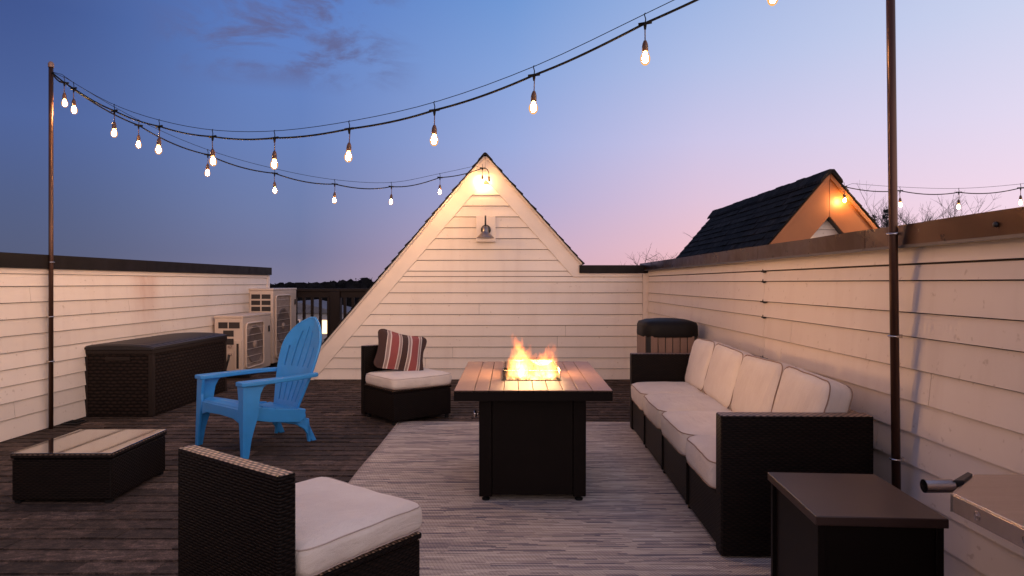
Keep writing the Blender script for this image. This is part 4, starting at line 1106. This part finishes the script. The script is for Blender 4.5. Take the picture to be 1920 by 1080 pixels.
# ------------------------------------------------------------------ air conditioners
def ac_unit(label, loc, W, Ln, Hh, kind):
    t = thing('air_conditioner', label, 'air conditioner', loc, R(-1.7), 'outdoor air conditioning units')
    obj('cabinet', B().box(0, W, 0, Ln, .06, Hh-.03, .006), M['acbody'], t)
    obj('top_cover', B().box(-.006, W+.006, -.006, Ln+.006, Hh-.028, Hh, .006), M['acbody'], t)
    for yy in (.12, Ln-.16): obj('foot', B().box(-.02, W+.03, yy, yy+.05, 0, .058, .003), M['blackm'], t)
    # end face toward the camera: openings in pairs
    g = .012; cells = []
    if kind == 'near':
        cells = [(.05, .165, Hh-.155, Hh-.08), (.18, .315, Hh-.155, Hh-.08), (.11, .24, Hh-.255, Hh-.18), (.11, .24, Hh-.355, Hh-.28)]
        obj('valve_cover', B().box(.255, .34, -.022, -.001, .10, Hh-.30, .006), M['acbody'], t)
        obj('valve_slot', B().box(.285, .312, -.026, -.0225, .13, Hh-.34), M['acdark'], t)
        for z in (.40, .30): obj('valve', B().tube([(.2, -.001, z), (.2, -.04, z)], .018, 10), M['accoil'], t)
        obj('pipe', B().tube([(.2, -.04, .30), (.2, -.06, .24), (.16, -.05, .12), (.05, -.03, .06)], .014, 8), M['blackm'], t)
    else:
        for r_ in range(5):
            z = Hh-.145-r_*.085; cells += [(.03, .155, z, z+.062), (.175, .30, z, z+.062)]
    for (a, c, z0, z1) in cells:
        obj('vent', B().box(a, c, -.003, -.001, z0, z1), M['acdark'], t)
    # long face: fan grille of bent wires over a dark mouth
    y0_, y1_, z0_, z1_ = .07, Ln*.70, .12, Hh-.10
    xo = W+.001
    def rr_(inset, n=6):
        out = []; a0_, a1_, b0, b1, rad = y0_+inset, y1_-inset, z0_+inset, z1_-inset, .06
        for (cy, cz, s0) in ((a1_-rad, b1-rad, 0), (a0_+rad, b1-rad, 90), (a0_+rad, b0+rad, 180), (a1_-rad, b0+rad, 270)):
            for k in range(n+1):
                an = R(s0+90*k/n); out.append((cy+rad*math.cos(an), cz+rad*math.sin(an)))
        return out
    obj('coil_panel', B().prism(rr_(.012), xo, xo+.004, 'x'), M['accoil'], t)
    fr = obj('grille_frame', B().tube([(xo+.012, p[0], p[1]) for p in rr_(0)], .012, 6, closed=True), M['acbody'], t)
    cy, cz, rad = (y0_+y1_)/2, (z0_+z1_)/2, min(y1_-y0_, z1_-z0_)/2-.04
    obj('fan_mouth', B().lathe([(0, .003), (rad*.95, .003), (rad, .010), (rad*1.04, 0)], 32, Matrix.Translation((xo+.0045, cy, cz)) @ Matrix.Rotation(R(90), 4, 'Y')), M['acmouth'], t)
    obj('fan_hub', B().lathe([(0, .02), (.04, .018), (.05, .0)], 16, Matrix.Translation((xo+.007, cy, cz)) @ Matrix.Rotation(R(90), 4, 'Y')), M['accoil'], t)
    gb = B()
    n = 6 if kind == 'near' else 9
    for k in range(n):
        z = z0_+.06+(z1_-z0_-.12)*k/(n-1); gb.tube([(xo+.012, y0_+.01, z), (xo+.030, y0_+.05, z), (xo+.030, y1_-.05, z), (xo+.012, y1_-.01, z)], .0028, 5)
    gg = obj('wire_grille', gb, M['acbody'], t)
    obj('side_handle', B().box(xo, xo+.012, Ln-.09, Ln-.05, Hh-.25, Hh-.17, .003), M['acdark'], t)
    return t
ac_unit('nearer beige air conditioner unit behind the storage chest', (-3.645, 8.23, 0), .35, .88, .775, 'near')
ac_unit('farther and taller air conditioner unit at the end of the left wall', (-3.645, 9.32, 0), .335, .92, 1.10, 'far')

# ------------------------------------------------------------------ bin in the corner
bn = thing('waste_bin', 'tan slatted resin bin with a dark domed lid in the far right corner', 'bin', (1.335, 5.80, 0))
hw = .215
obj('body', B().prism([(-hw+.03, -hw), (hw-.03, -hw), (hw, -hw+.03), (hw, hw-.03), (hw-.03, hw), (-hw+.03, hw), (-hw, hw-.03), (-hw, -hw+.03)], .0, .74, 'z', .004), M['blackm'], bn)
for s_ in range(4):
    ca, sa = round(math.cos(s_*math.pi/2)), round(math.sin(s_*math.pi/2))
    for k in range(6):
        a = -hw+.035+k*.061
        m4 = Matrix.Rotation(s_*math.pi/2, 4, 'Z')
        obj('slat', B().box(a, a+.054, -hw-.009, -hw-.001, .01, .735, .002, Mx=m4), M['bin'], bn)
b = B(); t = bmesh.new()
prof = [(.232, .725), (.236, .735), (.234, .815), (.222, .845), (.17, .862), (.08, .872), (0, .875)]
n = 32; rings = []
for r_, z in prof:
    ring = []
    for k in range(n):
        a = k*2*math.pi/n; c, s = math.cos(a), math.sin(a); q = 1/((abs(c)**5+abs(s)**5)**.2)
        ring.append(t.verts.new((r_*q*c, r_*q*s, z)) if r_ > 0 else None)
    rings.append(ring)
tp = t.verts.new((0, 0, .875)); rings[-1] = [tp]*n
for A_, C_ in zip(rings, rings[1:]):
    for k in range(n):
        vs = [A_[k], A_[(k+1) % n], C_[(k+1) % n], C_[k]]; vs = list(dict.fromkeys(vs)); t.faces.new(vs).smooth = True
b.merge(t); obj('lid', b, M['bin_lid'], bn)

# ------------------------------------------------------------------ side table and grill on the right
st = thing('side_table', 'brown metal side table beside the near sofa arm', 'side table', (.885, 1.956, RZ), R(-4))
SW, SDp, SH = .372, .458, .487
obj('table_top', B().box(0, SW, 0, SDp, SH-.028, SH, .003), M['side_top'], st)
obj('front_panel', B().box(.03, SW-.03, .020, .030, .02, SH-.029), M['table_side'], st)
obj('side_panel', B().box(.020, .030, .020, SDp-.02, .02, SH-.029), M['table_side'], st)
obj('side_panel', B().box(SW-.030, SW-.020, .020, SDp-.02, .02, SH-.029), M['table_side'], st)
obj('back_panel', B().box(.03, SW-.03, SDp-.03, SDp-.020, .02, SH-.029), M['table_side'], st)
for xx in (.02, SW-.02):
    for yy in (.02, SDp-.02): obj('corner_post', B().box(xx-.011, xx+.011, yy-.011, yy+.011, 0, SH-.029, .002), M['table_side'], st)

gl = thing('grill', 'stainless steel gas grill side shelf with round end handle, bottom right', 'grill', (1.09, 1.659, 0))
GZ = H-395/F_PX*1.659                      # height of the shelf edge
b = B().prism([(0, 0), (.165, .165), (.50, .165), (.50, -.62), (0, -.62)], GZ-.004, GZ, 'z', .0015)
obj('shelf_top', b, M['steel'], gl)
obj('shelf_front', B().box(-.001, .005, -.62, .001, GZ-.047, GZ-.0045, .0012), M['steel'], gl)
obj('shelf_end', B().hexa([(0, .002, GZ-.047), (.165, .167, GZ-.047), (.160, .170, GZ-.047), (-.004, .006, GZ-.047), (0, .002, GZ-.0045), (.165, .167, GZ-.0045), (.160, .170, GZ-.0045), (-.004, .006, GZ-.0045)]), M['steel'], gl)
for yy in (-.085, -.235):
    obj('rivet', B().lathe([(0, .002), (.003, .0015), (.004, .0)], 12, Matrix.Translation((-.0015, yy, GZ-.026)) @ Matrix.Rotation(R(-90), 4, 'Y')).lathe([(.009, .0), (.010, .0012), (.011, 0)], 16, Matrix.Translation((-.0015, yy, GZ-.026)) @ Matrix.Rotation(R(-90), 4, 'Y')), M['steel'], gl)
hy = .10
hd = obj('handle', B().tube([(-.012, hy, GZ-.012), (.025, hy, GZ-.012), (.062, hy, GZ-.012)], .0175, 24, cap=False).tube([(-.012, hy, GZ-.012), (.025, hy, GZ-.012), (.062, hy, GZ-.012)], .0158, 24, cap=False), M['steel'], gl)
obj('handle_shade', B().tube([(.004, hy, GZ-.012), (.03, hy, GZ-.012), (.0635, hy, GZ-.012)], .0157, 16), M['rubber'], hd)  # black fill painted in for the shade inside the open tube
obj('handle_bracket', B().prism([(.055, hy-.012), (.15, hy+.07), (.15, hy+.05), (.085, hy-.012)], GZ-.03, GZ+.006, 'z', .002), M['blackm'], gl)
obj('cabinet', B().box(.0, .50, -1.25, -.625, .06, GZ-.01, .006), M['steel'], gl)
obj('hood', B().prism([(.02, GZ-.008), (.48, GZ-.008), (.48, GZ+.16), (.38, GZ+.25), (.16, GZ+.25), (.04, GZ+.12)], -1.23, -.645, 'y', .006), M['steel'], gl)
for xx in (.04, .46):
    for yy in (-1.2, -.67): obj('foot', B().tube([(xx, yy, 0), (xx, yy, .062)], .02, 10), M['rubber'], gl)

# small scupper at the foot of the left pole
dr = thing('roof_drain', 'small dark drain grate at the foot of the left wall beside the pole', 'drain', (-3.66, 5.62, .0))
obj('frame', B().box(-.07, .07, -.07, .07, .005, .016, .003), M['blackm'], dr)
for k in range(5): obj('bar', B().box(-.055, .055, -.052+k*.024, -.042+k*.024, .0165, .022), M['rubber'], dr)
